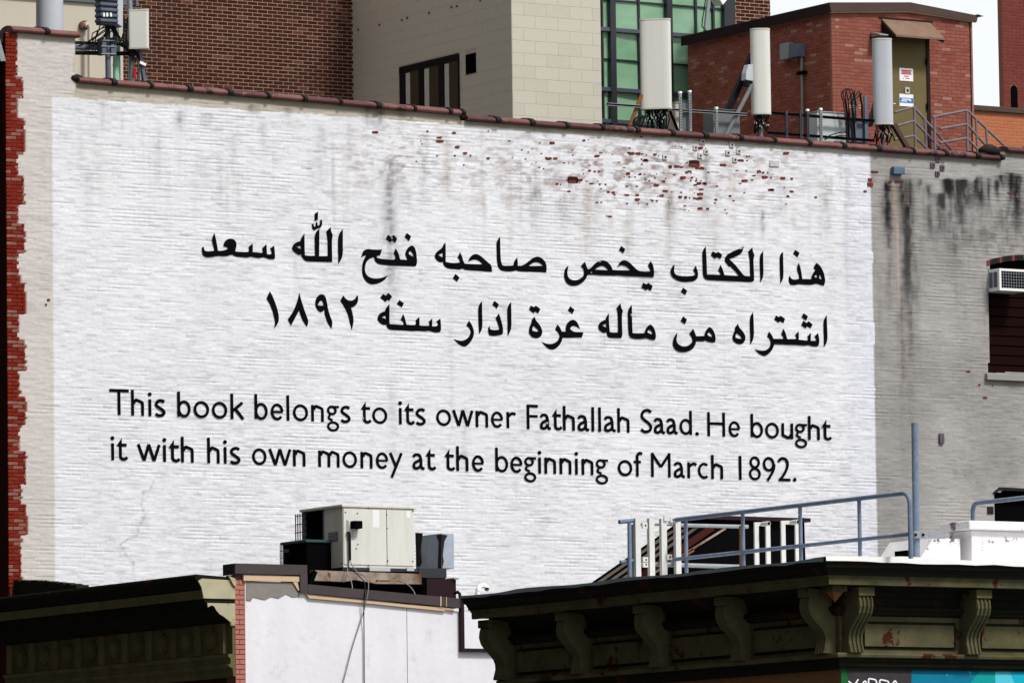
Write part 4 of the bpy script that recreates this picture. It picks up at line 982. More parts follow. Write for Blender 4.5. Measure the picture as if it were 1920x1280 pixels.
for px, py in [(672, 56), (712, 47), (754, 38), (764, 34), (805, 25), (847, 14), (857, 12), (901, 1)]:
    y_ = PY(px, py, X=xb); z_ = PZ(px, py, X=xb)
    MB().box(xb - .012, xb, y_ - .03, y_ + .03, z_ - .02, z_ + .02).build('bolt', M['tan_brick'], blk)

# ================================================================ dark brick building and cream building on the left
YD = YFAR
dk = thing('dark_brick_building', 'dark maroon brick building with pale mortar joints rising behind the parapet', 'building', (PX(228, 100, Y=YD), YD, 0))
xd0, xd1 = PX(227, 100, Y=YD), PX(663, 100, Y=YD) - .005
ztd = PZ(450, -280, Y=YD)
MB().box(xd0, xd1, YD, YD + 6, ZR, ztd).build('wall', M['pale_mortar'], dk)
brickwork(dk, 'y', YD, xd0, xd1, ZR, ztd, .228, .0738, .0145, ['mar1', 'mar2', 'mar3', 'mar4'], [5, 4, 4, 1.0], 300, prefer=lambda px, py: abs(px - 480) * .6 + abs(py - 70), proud=.006)
cr = thing('cream_building', 'plain cream stucco building behind the rooftop radio gear at far left', 'building', (xd0, YD, 0))
zc1 = PZ(150, 5, Y=YD - .1)
MB().box(PX(-60, 60, Y=YD), xd0 - .01, YD - .1, YD + 5, ZR, zc1).build('wall', M['cream'], cr)
MB().box(PX(-60, 60, Y=YD), xd0 + .05, YD - .16, YD + 5, zc1 + .002, zc1 + .10).build('roof_edge', mat('green_grey_edge', (.10, .13, .12), .5), cr)
p1 = P(157, 48, Y=YD - .15); p2 = P(165, 46, Y=YD - .3); p3 = P(168, 52, Y=YD - .3); p4 = P(168.5, 160, Y=YD - .3)
MB().tube([p1, p2], .06).tube([p2, p3, p4], .045).build('drain_pipe', M['cream'], cr)
MB().tube([P(155.5, 49, Y=YD - .12), P(160, 47.5, Y=YD - .22)], .095, 10).build('pipe_flange', M['terracotta'], cr)

# ================================================================ rooftop brick bulkhead with door
YK = 104.3
bk = thing('roof_bulkhead', 'rose brick rooftop hut with a brown door under a metal awning', 'bulkhead', (PX(1560, 150, Y=YK), YK, ZR))
xk0, xk1 = PX(1560, 150, Y=YK), PX(1826, 200, Y=YK)
YKF = PY(1292, 200, X=xk0)
def zk(px, py): return PZ(px, py, Y=YK)
T1, T2, T3 = (xk0, zk(1560, 23)), (PX(1702, 22, Y=YK), zk(1702, 22)), (xk1, zk(1826, 41))
MB().prism([(xk0, ZR), (xk1, ZR), (T3[0], T3[1]), (T2[0], T2[1]), (T1[0], T1[1])], 'y', YK, YKF).build('wall', M['rose_mortar'], bk)
def ztk(x):
    if x < T2[0]: return T1[1] + (T2[1] - T1[1]) * (x - T1[0]) / (T2[0] - T1[0])
    return T2[1] + (T3[1] - T2[1]) * (x - T2[0]) / (T3[0] - T2[0])
dx0, dx1 = PX(1664, 150, Y=YK), PX(1739, 150, Y=YK); dzt = zk(1710, 66)
bm, bwt = ['bul1', 'bul2', 'bul3', 'bul4'], [5, 4, 4, .7]
ae = .02
brickwork(bk, 'y', YK, xk0 + .09, xk1 - .07, ZR, T2[1] + .1, .225, .0705, .0085, bm, bwt, 170, keep=lambda u, z: z < ztk(u) - .06, holes=[(dx0, dx1, ZR, dzt)], prefer=lambda px, py: abs(px - 1620) + abs(py - 120))
# corner quoin course: alternating ends
for side, (a_, b_) in {'l': (xk0, xk0 + .085), 'r': (xk1 - .065, xk1)}.items():
    r_ = 0; z = ZR
    while z < ztk(a_ + .04) - .07:
        if proj(a_, YK, z)[1] < 300 and rng.random() < 2 and side == 'l':
            o = link('brick', vmesh2(rng.choice(['bul1', 'bul2']), .081, .009, .0620), bk); o.location = ((a_ + b_) / 2 - xk0, 0, z - ZR)
        z += .0705
brickwork(bk, 'x', xk0, YK + .06, YKF, ZR, T1[1] - .05, .225, .0705, .0085, bm, bwt, 130, prefer=lambda px, py: abs(px - 1500) + abs(py - 140))
# roof fascia
rf = MB().prism([(xk0 - .10, zk(1560, 7)), (T2[0], zk(1702, 6)), (xk1 + .07, zk(1831, 31)), (xk1 + .05, zk(1829, 42)), (T2[0], zk(1702, 22)), (xk0 - .06, zk(1560, 24))], 'y', YK - .10, YKF + .1).build('roof', M['brown_metal'], bk)
MB().prism([(T2[0] + .02, zk(1702, 22)), (xk1 + .055, zk(1829, 42)), (xk1 + .055, zk(1829, 43.5)), (T2[0], zk(1702, 24)), (xk0 - .05, zk(1560, 25.5)), (xk0 - .05, zk(1560, 24))], 'y', YK - .075, YK - .01).build('trim', M['lumber'], rf)
MB().box(xk0 - .107, xk0 - .10, YK - .1, YKF + .1, zk(1560, 26), zk(1560, 8.5)).build('fascia', M['dark_metal'], rf)
MB().prism([(xk1 + .05, zk(1829, 29)), (xk1 + .20, zk(1833, 32)), (xk1 + .05, zk(1829, 33))], 'y', YK - .13, YK + .3).build('drip_edge', M['dark_metal'], rf)
MB().box(xk1 - .075, xk1 - .055, YK - .02, YK, ZR, ztk(xk1) - .03).build('corner_trim', M['dark_metal'], bk)
# door
dr = MB().box(dx0, dx1, YK - .006, YK - .001, ZR, dzt).build('door', M['door'], bk)
MB().box(dx1 - .03, dx1 + .045, YK - .03, YK - .008, ZR, dzt + .03).build('frame', M['dark_metal'], dr)
for py in (116, 200): 
    z_ = zk(1736, py); MB().box(dx1 - .06, dx1 - .028, YK - .045, YK - .03, z_ - .07, z_ + .07).build('hinge', M['void'], dr)
def wbox(px0, py0, px1, py1, y0, y1):
    p, q = P(px0, py1, Y=YK), P(px1, py0, Y=YK); return MB().box(p.x, q.x, y0, y1, p.z, q.z)
sg = wbox(1686, 129.5, 1711, 151.5, YK - .016, YK - .0065).build('notice', M['sign_white'], dr)
m = MB()
for i, (a, b, y) in enumerate([(1689, 1708, 132.5), (1690, 1707, 135.5), (1689, 1708, 138.5), (1694, 1703, 143), (1692, 1694, 147), (1697, 1704, 147)]):
    p, q = P(a, y + 1.1, Y=YK), P(b, y, Y=YK); m.box(p.x, q.x, YK - .018, YK - .0162, p.z, q.z)
m.build('print', M['sign_red'], sg)
kp = wbox(1696, 164.5, 1704, 176, YK - .03, YK - .0065).build('keypad', M['frame_white'], dr)
wbox(1698.5, 168, 1702, 172.5, YK - .033, YK - .0302).build('button', M['void'], kp)
sb = wbox(1686, 178, 1711.5, 199, YK - .016, YK - .0065).build('notice', M['sign_white'], dr)
wbox(1686.3, 185, 1711.2, 192.5, YK - .019, YK - .0163).build('blue_band', M['sign_blue'], sb)
m = MB()
for a, b, y in [(1690, 1707, 186.3), (1688, 1700, 189.4), (1703, 1708, 189.4)]:
    p, q = P(a, y + 1, Y=YK), P(b, y, Y=YK); m.box(p.x, q.x, YK - .0205, YK - .0192, p.z, q.z)
p, q = P(1695, 182.6, Y=YK), P(1702, 181, Y=YK); m.box(p.x, q.x, YK - .0182, YK - .0163, p.z, q.z)
m.build('print', M['sign_white'], sb)
MB().tube([P(1674, 195, Y=YK - .06), P(1679, 195.2, Y=YK - .06)], .018).build('handle', M['frame_white'], dr)
# awning over the door
p = P(1652, 36, Y=YK); q = P(1743, 42, Y=YK)
aw = thing('door_awning', 'sloped brown metal awning over the rooftop door', 'awning', (p.x, YK, p.z))
zt = (p.z + q.z) / 2
m = MB(); m.prism([(YK - .012, zt), (YK - .50, zt - .38), (YK - .50, zt - .42), (YK - .012, zt - .045)], 'x', p.x, q.x)
m.build('hood', M['awning'], aw)
for x_ in (p.x + .012, q.x - .012): MB().prism([(YK - .013, zt - .046), (YK - .498, zt - .421), (YK - .46, zt - .46), (YK - .013, zt - .30)], 'x', x_ - .012, x_ + .012).build('side_cheek', M['dark_metal'], aw)
MB().box(p.x - .06, q.x + .06, YK - .03, YK - .009, zt + .002, zt + .03).build('flashing', M['dark_metal'], aw)
# wall lamp left of the awning
p = P(1632, 66, Y=YK)
lm_ = thing('wall_lamp', 'small hooded wall lamp left of the awning', 'lamp', (p.x, YK, p.z))
MB().box(p.x + .0, p.x + .16, YK - .05, YK - .01, p.z - .10, p.z + .05).build('base', M['dark_metal'], lm_)
MB().prism([(YK - .05, p.z + .05), (YK - .34, p.z - .02), (YK - .34, p.z - .05), (YK - .05, p.z - .06)], 'x', p.x - .02, p.x + .2).build('hood', M['galv'], lm_, bevel=.01)
# boxes and conduit on the shaded side
p = P(1478, 98, X=xk0 - .1)
jb = thing('electrical_boxes', 'pair of grey electrical boxes with conduit on the shaded brick side', 'electrical box', (xk0, p.y, p.z))
def xbox(px0, py0, px1, py1, x0, x1):
    a = P(px0, (py0 + py1) / 2, X=xk0); b = P(px1, (py0 + py1) / 2, X=xk0)
    return MB().box(xk0 - x1, xk0 - x0, b.y, a.y, PZ((px0 + px1) / 2, py1, X=xk0), PZ((px0 + px1) / 2, py0, X=xk0))
xbox(1474, 82, 1491, 113, .01, .16).build('box', M['galv'], jb, bevel=.01)
xbox(1495, 84, 1511, 109, .01, .20).build('box', M['radio'], jb, bevel=.01)
c1 = P(1503, 108, X=xk0 - .06); c2 = P(1505, 262, X=xk0 - .06)
MB().tube([c1, c2], .028).build('conduit', M['cable_grey'], jb)
c3 = P(1503.5, 137, X=xk0 - .06); MB().box(c3.x - .05, c3.x + .05, c3.y - .12, c3.y + .12, c3.z - .03, c3.z + .03).build('clamp', M['void'], jb)

# ================================================================ green glass building
YG = YKF + .5
gx0, gx1 = PX(1100, 110, Y=YG), PX(1376, 110, Y=YG)
gl_ = thing('glass_building', 'building with a green glass curtain wall in dark mullions', 'building', (gx0, YG, 0))
zg1 = PZ(1200, -260, Y=YG)
MB().box(gx0 - .5, gx1, YG + .05, YG + 3, ZR, zg1).build('wall', M['win_black'], gl_)
def gz(py): return PZ(1145, py, Y=YG)
vs_ = [(1128.5, 3), (1145, 10), (1197.5, 3), (1251.5, 10), (1304.5, 3.4), (1337.5, 3.2), (1364, 20)]
hs_ = [(-58, 7), (-6, 2.4), (1, 2.6), (57, 7), (112, 2.6), (169, 7), (228.5, 7), (285, 3)]
hs_ = [(-58, 7), (1, 2.8), (57, 7), (112, 2.6), (169, 7), (228.5, 7), (285, 3)]
for px, wd in vs_:
    a = PX(px - wd / 2, 110, Y=YG); b = PX(px + wd / 2, 110, Y=YG); dp = .12 if wd > 8 else .05
    MB().box(a, b, YG - dp, YG + .03, ZR, zg1).build('mullion', M['mullion'], gl_)
for py, wd in hs_:
    MB().box(gx0, gx1, YG - (.10 if wd > 5 else .04), YG + .02, gz(py + wd / 2), gz(py - wd / 2)).build('transom', M['mullion'] if wd < 5 else M['mullion_light'], gl_)
hz = [gz(285), gz(228.5), gz(169), gz(112), gz(57), gz(1), gz(-58), gz(-120)]
px_ = [1128.5, 1145, 1197.5, 1251.5, 1304.5, 1337.5, 1364]
for i in range(len(px_) - 1):
    for j in range(len(hz) - 1):
        a = PX(px_[i], 110, Y=YG) + .01; b = PX(px_[i + 1], 110, Y=YG) - .01; tl = rng.uniform(-.02, .02)
        m = MB(); m.add([(a, YG + tl, hz[j] + .005), (b, YG - tl, hz[j] + .005), (b, YG - tl + .01, hz[j + 1] - .005), (a, YG + tl - .01, hz[j + 1] - .005), (a, YG + .04, hz[j] + .005), (b, YG + .04, hz[j] + .005), (b, YG + .04, hz[j + 1] - .005), (a, YG + .04, hz[j + 1] - .005)],
                        [(0, 1, 2, 3), (7, 6, 5, 4), (0, 4, 5, 1), (1, 5, 6, 2), (2, 6, 7, 3), (3, 7, 4, 0)])
        m.build('pane', M['green_glass'], gl_)
# white head on a slanted pole with a cable, before the glass wall
p = P(1346, 4, Y=YG - .8)
fl = thing('mast_head', 'white lamp head on a slanted pole in front of the green glass', 'lamp', (p.x, p.y, p.z))
q1 = P(1322, 62, Y=YG - .8); q2 = P(1331, -20, Y=YG - .8)
MB().tube([q1, q2], .045).build('pole', M['galv'], fl)
m = MB(); a, b, c = P(1336, -8, Y=YG - .8), P(1348, 11, Y=YG - .8), P(1362, -6, Y=YG - .8)
m.prism([(a.x, a.z), (b.x, b.z), (c.x, c.z), (c.x - .05, c.z + .3)], 'y', YG - .95, YG - .65); m.build('head', M['pvc'], fl)
cp = [P(1326, 60, Y=YG - .85), P(1316, 50, Y=YG - .85), P(1317, 38, Y=YG - .85), P(1320, 20, Y=YG - .85), P(1322, 5, Y=YG - .85), P(1324, -10, Y=YG - .85)]
MB().tube(cp, .012, 5).build('wire', M['cable'], fl)

# dark brick piece right of the glass
YH = YG + .15
hk = thing('brick_tower', 'narrow dark brick tower behind the glass building, beside the open sky', 'tower', (PX(1376, 30, Y=YH), YH, 0))
hx0, hx1 = PX(1371, 30, Y=YH) , PX(1444.5, 30, Y=YH); hz1 = PZ(1410, -200, Y=YH)
MB().box(hx0, hx1, YH, YH + 2.5, ZR, hz1).build('wall', M['pale_mortar'], hk)
brickwork(hk, 'y', YH, hx0, hx1, PZ(1400, 80, Y=YH), hz1, .232, .0755, .0175, ['mar1', 'mar2', 'mar3', 'mar4'], [5, 5, 3, 2], 300, limit=lambda px: 75)

# ================================================================ right: orange parapet and brick chimney tower
YO = 111.0
og_ = thing('orange_brick_parapet', 'orange brick parapet wall with brown coping at the right edge', 'wall', (PX(1829, 240, Y=YO), YO, ZR))
ox0_, ox1_ = PX(1815, 240, Y=YO), PX(1960, 240, Y=YO); oz = PZ(1829, 208, Y=YO)
MB().box(ox0_, ox1_, YO, YO + .4, ZR, oz).build('wall', M['org_mortar'], og_)
brickwork(og_, 'y', YO, ox0_, ox1_, ZR, oz - .01, .228, .0735, .012, ['org1', 'org2'], [1, 1], 300, limit=lambda px: 292)
MB().box(ox0_, ox1_, YO - .08, YO + .48, oz, oz + .115).build('coping', M['brown_metal'], og_, bevel=.01)
YR_ = 117.0
rt = thing('brick_chimney', 'dark red brick chimney tower with a narrow arched slot at the right edge', 'chimney', (PX(1872, 100, Y=YR_), YR_, ZR))
rx0, rx1 = PX(1880, 100, Y=YR_), PX(1990, 100, Y=YR_); rz = PZ(1900, -150, Y=YR_)
MB().box(rx0, rx1, YR_, YR_ + .16, ZR, rz).build('wall', M['dred_mortar'], rt)
sa, sb_ = PX(1895, 180, Y=YR_), PX(1907.5, 180, Y=YR_); sz0, sz1 = PZ(1900, 215, Y=YR_), PZ(1900, 160, Y=YR_)
brickwork(rt, 'y', YR_, rx0, rx1, PZ(1900, 215, Y=YR_), rz, .228, .0745, .010, ['dred1', 'dred2'], [1, 1], 300, limit=lambda px: 210, holes=[(sa, sb_, sz0, sz1)])
MB().prism([(sa, sz0), (sb_, sz0), (sb_, sz1 - .08), (sb_ - .03, sz1 - .02), ((sa + sb_) / 2, sz1), (sa + .03, sz1 - .02), (sa, sz1 - .08)], 'y', YR_ - .009, YR_ + .02).build('slot', M['void'], rt)
# ================================================================ gear on the roof behind the parapet
YA = YW + .95
Fh = Vector((Fw.x, Fw.y, 0)).normalized()
def panel_antenna(px0, px1, py0, py1, yd, depth, mt, rnd, label, yaw=0.0, flange=True):
    c = P((px0 + px1) / 2, py1, Y=yd); D_ = (c - CAM).dot(Fw); s = D_ / F_PX
    W = (px1 - px0) * s; H = (py1 - py0) * s
    t_ = thing('panel_antenna', label, 'antenna', (c.x, c.y, c.z))
    rr = Matrix.Rotation(yaw, 3, 'Z'); rt_ = rr @ R0; fr_ = rr @ (-Fh)
    prof = []
    n = 12
    for k in range(n + 1):
        a = math.pi * k / n
        ex = rnd
        cx = math.copysign(abs(math.cos(a)) ** ex, math.cos(a)); sx = abs(math.sin(a)) ** ex
        prof.append((cx * W / 2, sx * depth * .6))
    prof += [(-W / 2 * .96, -depth * .4), (W / 2 * .96, -depth * .4)]
    def ring(z, g=1.0): return [tuple(c + rt_ * (a * g) + fr_ * (b * g) + Vector((0, 0, z))) for a, b in prof]
    m = MB(); n_ = len(prof)
    def loft(m, z0, z1, g0=1, g1=1):
        m.add(ring(z0, g0) + ring(z1, g1), [tuple(range(n_)), tuple(range(2 * n_ - 1, n_ - 1, -1))] + [((i + 1) % n_, i, i + n_, (i + 1) % n_ + n_) for i in range(n_)])
    loft(m, .03, H - .03)
    m.build('radome', M[mt], t_)
    m = MB(); loft(m, H - .03, H, 1.035, 1.02); m.build('end_cap', M['cap_grey'], t_)
    m = MB(); loft(m, 0, .03, 1.03, 1.035); m.build('end_cap', M['cap_grey'], t_)
    m = MB()
    bk_ = c - fr_ * (depth * .4 + .07)
    m.tube([bk_ + Vector((0, 0, -.55)), bk_ + Vector((0, 0, H * .9))], .035); m.build('mount_pipe', M['galv'], t_)
    return t_, c, rt_, fr_, W, H
def cables(t_, c, rt_, fr_, W, n, drop, spread=1.0, seed=1):
    q = random.Random(seed); k2 = MB()
    for k in range(n):
        a = (k + .5) / n - .5
        s0 = c + rt_ * (a * W * .8) + fr_ * q.uniform(-.05, .04)
        e = c + rt_ * (a * W * .7 * spread + q.uniform(-.12, .12)) + fr_ * q.uniform(-.2, -.02) + Vector((0, 0, -drop * q.uniform(.8, 1.15)))
        mid = (s0 + e) / 2 + rt_ * q.uniform(-.09, .09) + Vector((0, 0, q.uniform(-.05, .03)))
        MB().tube([s0, s0 + Vector((0, 0, -.05)), mid, e], q.uniform(.011, .019), 6).build('cable', M['cable'], t_)
        z = q.uniform(.04, .22); p_ = s0 + Vector((0, 0, -z)) + fr_ * .03
        k2.tube([p_, p_ + Vector((0, 0, -.035))], .010, 6)
    k2.build('connector', M['frame_white'], t_)
A_ = panel_antenna(1202, 1260, 35, 206, YA, .20, 'radome', .45, 'widest white panel antenna, in front of the green glass', yaw=R(-6)); cables(*A_[:5], 16, .42, 1.0, 3)
A2_ = panel_antenna(1409, 1446, 53, 216, YA, .22, 'radome', .8, 'tall narrow white panel antenna before the shaded brick hut side'); cables(*A2_[:5], 9, .30, 1.0, 5)
A3_ = panel_antenna(1638, 1675, 72, 235, YA, .24, 'radome_grey', .8, 'narrow light grey panel antenna beside the brown rooftop door'); cables(*A3_[:5], 10, .34, .9, 7)
# rounded dark cable loops under the widest antenna
for k in range(4):
    a = P(1206 + k * 2, 218, Y=YA - .1); b = P(1190 + k * 5, 224 + k * 2, Y=YA - .12); c = P(1188 + k * 3, 244, Y=YA - .1)
    MB().tube([a, (a + b) / 2 + Vector((0, 0, .03)), b, c], .02, 6).build('cable', M['cable'], A_[0])
M['cab_grey'] = mat('cabinet_grey', (.17, .19, .19), .5, col2=(.12, .135, .135), scale=4)
# leaning braces
def brace(a, b, r, mt, label, y=YA - .05, cat='brace', sq=False):
    p, q = P(*a, Y=y), P(*b, Y=y)
    m = MB()
    if sq: m.bar(p, q, r * 2, r * 1.6)
    else: m.tube([p, q], r, 8)
    return single(m, 'brace', M[mt], label, cat, tuple(p))
brace((1178, 244), (1203, 178), .04, 'rust', 'rusty brown pipe brace leaning left of the widest antenna')
brace((1273, 250), (1256, 208), .028, 'void', 'black brace leaning right of the widest antenna')
brace((1360, 256), (1410, 160), .042, 'cab_grey', 'thick grey pipe brace leaning towards the tall narrow antenna')
brace((1366, 206), (1410, 104), .06, 'win_black', 'black bar rising behind the grey radio box', y=YA + .35, sq=True)
brace((1706, 285), (1675, 234), .05, 'brown_metal', 'dark angle brace right of the light grey antenna', sq=True)
brace((1630, 236), (1652, 160), .05, 'brown_metal', 'dark brace half hidden behind the light grey antenna', y=YA + .3, sq=True)
# radio box on antenna two
p0, p1 = P(1393, 153, Y=YA + .1), P(1409, 123, Y=YA + .1)
rb_ = thing('remote_radio', 'small grey radio box clipped left of the tall narrow antenna', 'radio unit', tuple(p0))
MB().prism([(p0.x, p0.z + .02), (p1.x, p0.z), (p1.x, p1.z), (p0.x + .07, p1.z), (p0.x + .01, p0.z + .16)], 'y', YA, YA + .16).build('housing', M['radome_grey'], rb_, bevel=.01)
MB().box(p0.x + .03, p1.x, YA + .02, YA + .14, p0.z - .10, p0.z - .002).build('base', M['cable'], rb_)

# strut rack running along the parapet
rack = thing('strut_rack', 'long galvanised strut rack behind the parapet below the antennas', 'rack', tuple(P(1140, 240, Y=YA)))
def rail(a, b, y=YA - .12, h=.032, mt='galv', slots=True):
    p, q = P(*a, Y=y), P(*b, Y=y)
    o = MB().bar(p + Vector((0, 0, .021)), q + Vector((0, 0, .021)), .04, .010).bar(p - Vector((0, 0, .021)), q - Vector((0, 0, .021)), .04, .010).build('rail', M[mt], rack)
    MB().bar(p + Vector((0, .012, 0)), q + Vector((0, .012, 0)), .012, .036).build('web', M['void'], o)
rail((1138, 195.5), (1202, 200)); rail((1262, 206), (1400, 215)); rail((1446, 212), (1640, 227), mt='cable'); rail((1440, 249), (1640, 264), mt='cable')
def strut(px, py0, py1, y=YA - .16, wd=.048, mt='galv', cap=True):
    a, b = P(px, py1, Y=y), P(px, py0, Y=y)
    o = MB().box(a.x - wd / 2, a.x + wd / 2, y, y + .045, a.z, b.z).build('strut', M[mt], rack)
    m = MB(); z = a.z + .05
    while z < b.z - .06: m.box(a.x - .009, a.x + .009, y - .004, y + .002, z, z + .028); z += .052
    m.build('slot', M['void'], o)
    if cap: MB().box(a.x - wd / 2 - .006, a.x + wd / 2 + .006, y - .008, y + .05, b.z, b.z + .045).build('end_cap', M['pvc'], o, bevel=.008)
strut(1277.5, 176, 246); strut(1295.5, 174, 246); strut(1345, 205, 254); strut(1541, 207, 266)
for px, a, b in [(1476, 208, 258), (1503, 208, 260), (1516, 209, 262)]: strut(px, a, b, mt='dark_rail', cap=px == 1516)
def cab(px0, py0, px1, py1, y, d, mt, label, name='cabinet'):
    p, q = P(px0, py1, Y=y), P(px1, py0, Y=y)
    t_ = thing(name, label, 'cabinet', tuple(p))
    MB().box(p.x, q.x, y, y + d, p.z, q.z - .015).build('body', M[mt], t_, bevel=.008)
    MB().box(p.x - .012, q.x + .012, y - .02, y + d + .01, q.z - .014, q.z).build('lid', M[mt], t_, bevel=.004)
    MB().box(p.x + .03, q.x - .03, y - .008, y - .001, p.z + .04, q.z - .05).build('door', M[mt], t_)
    return t_
M['cab_pale'] = mat('cabinet_pale', (.46, .50, .50), .5, col2=(.40, .43, .43), scale=4)
cab(1267, 192, 1274, 246, YA + .02, .3, 'cream', 'slim cream cabinet edge left of the twin struts')
cab(1280, 190, 1294, 247, YA - .05, .2, 'cab_grey', 'narrow grey cabinet between the twin slotted struts')
cab(1338, 207, 1387, 256, YA + .05, .35, 'cab_grey', 'dark grey cabinet under the leaning pipe brace')
cab(1533, 212, 1586, 268, YA + .05, .35, 'cab_pale', 'pale grey cabinet behind the long strut rack')
cab(1591, 226, 1628, 266, YA - .02, .3, 'radio', 'black cabinet under the loops of cable')
# black cable loops with posts
cl_ = thing('cable_loops', 'bunch of black cables looping over two dark posts', 'cables', tuple(P(1605, 262, Y=YA)))
for px in (1604.5, 1625):
    a, b = P(px, 265, Y=YA - .1), P(px, 180, Y=YA - .1); MB().box(a.x - .032, a.x + .032, YA - .1, YA - .06, a.z, b.z).build('post', M['radio'], cl_)
for k, (x0, xt, yt, x1, y1) in enumerate([(1588, 1583, 166, 1598, 224), (1590, 1588, 167, 1604, 224), (1585, 1580, 169, 1592, 228), (1594, 1600, 170, 1606, 200), (1599, 1608, 171, 1616, 226), (1601, 1612, 174, 1618, 222)]):
    y_ = YA - .15 - .02 * k
    pts = [P(x0 + 3, 262, Y=y_), P(x0 + 1, 225, Y=y_), P(x0 - 4, 190, Y=y_), P(xt - 3, yt + 8, Y=y_), P(xt, yt + 2, Y=y_), P((xt + x1) / 2, yt, Y=y_), P(x1 - 4, yt + 8, Y=y_), P(x1 - 1, yt + 24, Y=y_), P(x1, y1, Y=y_)]
    MB().tube(pts, .011, 6).build('cable', M['cable'], cl_)
m = MB()
for px, py in [(1596, 198), (1596, 202), (1613, 198), (1613, 203)]:
    p = P(px, py, Y=YA - .22); m.box(p.x - .045, p.x + .045, YA - .23, YA - .2, p.z - .008, p.z + .008)
m.build('clamp', M['lumber'], cl_)
for k in range(2):
    y_ = YA - .2 - k * .03
    MB().tube([P(1546, 262, Y=y_), P(1556, 254 + 4 * k, Y=y_), P(1572, 249 + 6 * k, Y=y_), P(1588, 248 + 7 * k, Y=y_)], .012, 6).build('cable', M['cable'], cl_)
rb2 = random.Random(4)

# ---- left group
YLf = YA + .2
c = P(93, 70, Y=YLf); tp_ = P(93, -40, Y=YLf)
can = thing('canister_antenna', 'pale grey round canister antenna at the top left corner', 'antenna', tuple(c))
MB().tube([c, tp_], .245, 28).build('radome', M['radome_grey'], can)
MB().tube([c + Vector((0, 0, -.5)), c], .06, 12).build('mount_pipe', M['galv'], can)
# mast with arms
y_ = YLf - .2
mast = thing('antenna_mast', 'round steel mast with clamps and horizontal arms beside the white parapet', 'mast', tuple(P(202, 150, Y=y_)))
MB().tube([P(203, 160, Y=y_), P(201, -20, Y=y_)], .050, 12).build('pole', M['radio'], mast)
for a, b, r_, mt in [((138, 80), (246, 84), .03, 'cable'), ((138, 89), (212, 90), .05, 'radio'), ((138, 99), (252, 101), .04, 'cable')]:
    MB().tube([P(*a, Y=y_ + .1), P(*b, Y=y_ + .1)], r_, 10).build('arm', M[mt], mast)
for px0, px1, py0, py1 in [(189, 197, 74, 103), (206, 216, 72, 104)]:
    p, q = P(px0, py1, Y=y_ - .04), P(px1, py0, Y=y_ - .04); MB().box(p.x, q.x, y_ - .09, y_ + .1, p.z, q.z).build('clamp_plate', M['radio'], mast, bevel=.01)
for py in (76, 87, 101):
    p, q = P(190, py, Y=y_ - .1), P(216, py + 1, Y=y_ - .1); MB().tube([p, q], .012, 6).build('bolt', M['galv'], mast)
q = random.Random(9)
for k in range(9):
    a = P(q.uniform(195, 212), q.uniform(40, 50), Y=y_ - .1); b = P(q.uniform(170, 222), q.uniform(58, 72), Y=y_ - .12); c = P(q.uniform(145, 200), q.uniform(74, 100), Y=y_ - .08)
    MB().tube([a, (a + b) / 2 + Vector((q.uniform(-.1, .1), 0, .02)), b, (b + c) / 2 + Vector((0, 0, -.02)), c], .011, 6).build('cable', M['cable'], mast)
for k in range(7):
    a = P(206 + k * 1.5, 50, Y=y_ - .12); b = P(214 + k * 1.4, 66, Y=y_ - .14); c = P(205 + k * 5, 80 + k, Y=y_ - .1)
    MB().tube([a, b, c, P(232 + k * 2, 84 + 3 * k, Y=y_)], .010, 6).build('cable', M['cable'], mast)
# remote radio with cooling fins
a, b = P(187, 45, Y=y_ - .3), P(229, -25, Y=y_ - .3)
rru = thing('remote_radio', 'grey finned radio unit mounted high on the round steel mast', 'radio unit', tuple(P(207, 45, Y=y_ - .3)))
MB().box(a.x + .03, b.x - .12, y_ - .28, y_ - .08, a.z, b.z).build('housing', M['radio'], rru, bevel=.02)
z = a.z + .04
while z < b.z - .05:
    MB().box(a.x, b.x - .10, y_ - .34, y_ - .1, z, z + .055).build('cooling_fin', M['radio'], rru, bevel=.012); z += .098
MB().prism([(b.x - .1, a.z + .02), (b.x - .0, a.z - .03), (b.x + .02, a.z + .3), (b.x + .02, b.z), (b.x - .1, b.z)], 'y', y_ - .3, y_ - .05).build('side_panel', M['radome_grey'], rru, bevel=.01)
m = MB()
for px in (195, 201, 208): p = P(px, 28, Y=y_ - .36); m.box(p.x - .018, p.x + .018, y_ - .365, y_ - .34, p.z - .035, p.z + .035)
m.build('connector', M['pvc'], rru)
# green conduit
gp = thing('green_conduit', 'pale green vertical conduit right of the steel mast', 'conduit', tuple(P(217, 150, Y=y_ + .25)))
MB().tube([P(218, 160, Y=y_ + .25), P(217, 30, Y=y_ + .25)], .057, 12).build('pipe', M['green_pipe'], gp)
p = P(217.5, 124, Y=y_ + .25); MB().tube([p, p + Vector((0, 0, .03))], .062, 12).build('coupling', M['green_pipe'], gp)
MB().tube([P(224, 160, Y=y_ + .3), P(223.5, 70, Y=y_ + .3)], .022, 8).build('thin_pipe', M['frame_white'], gp)
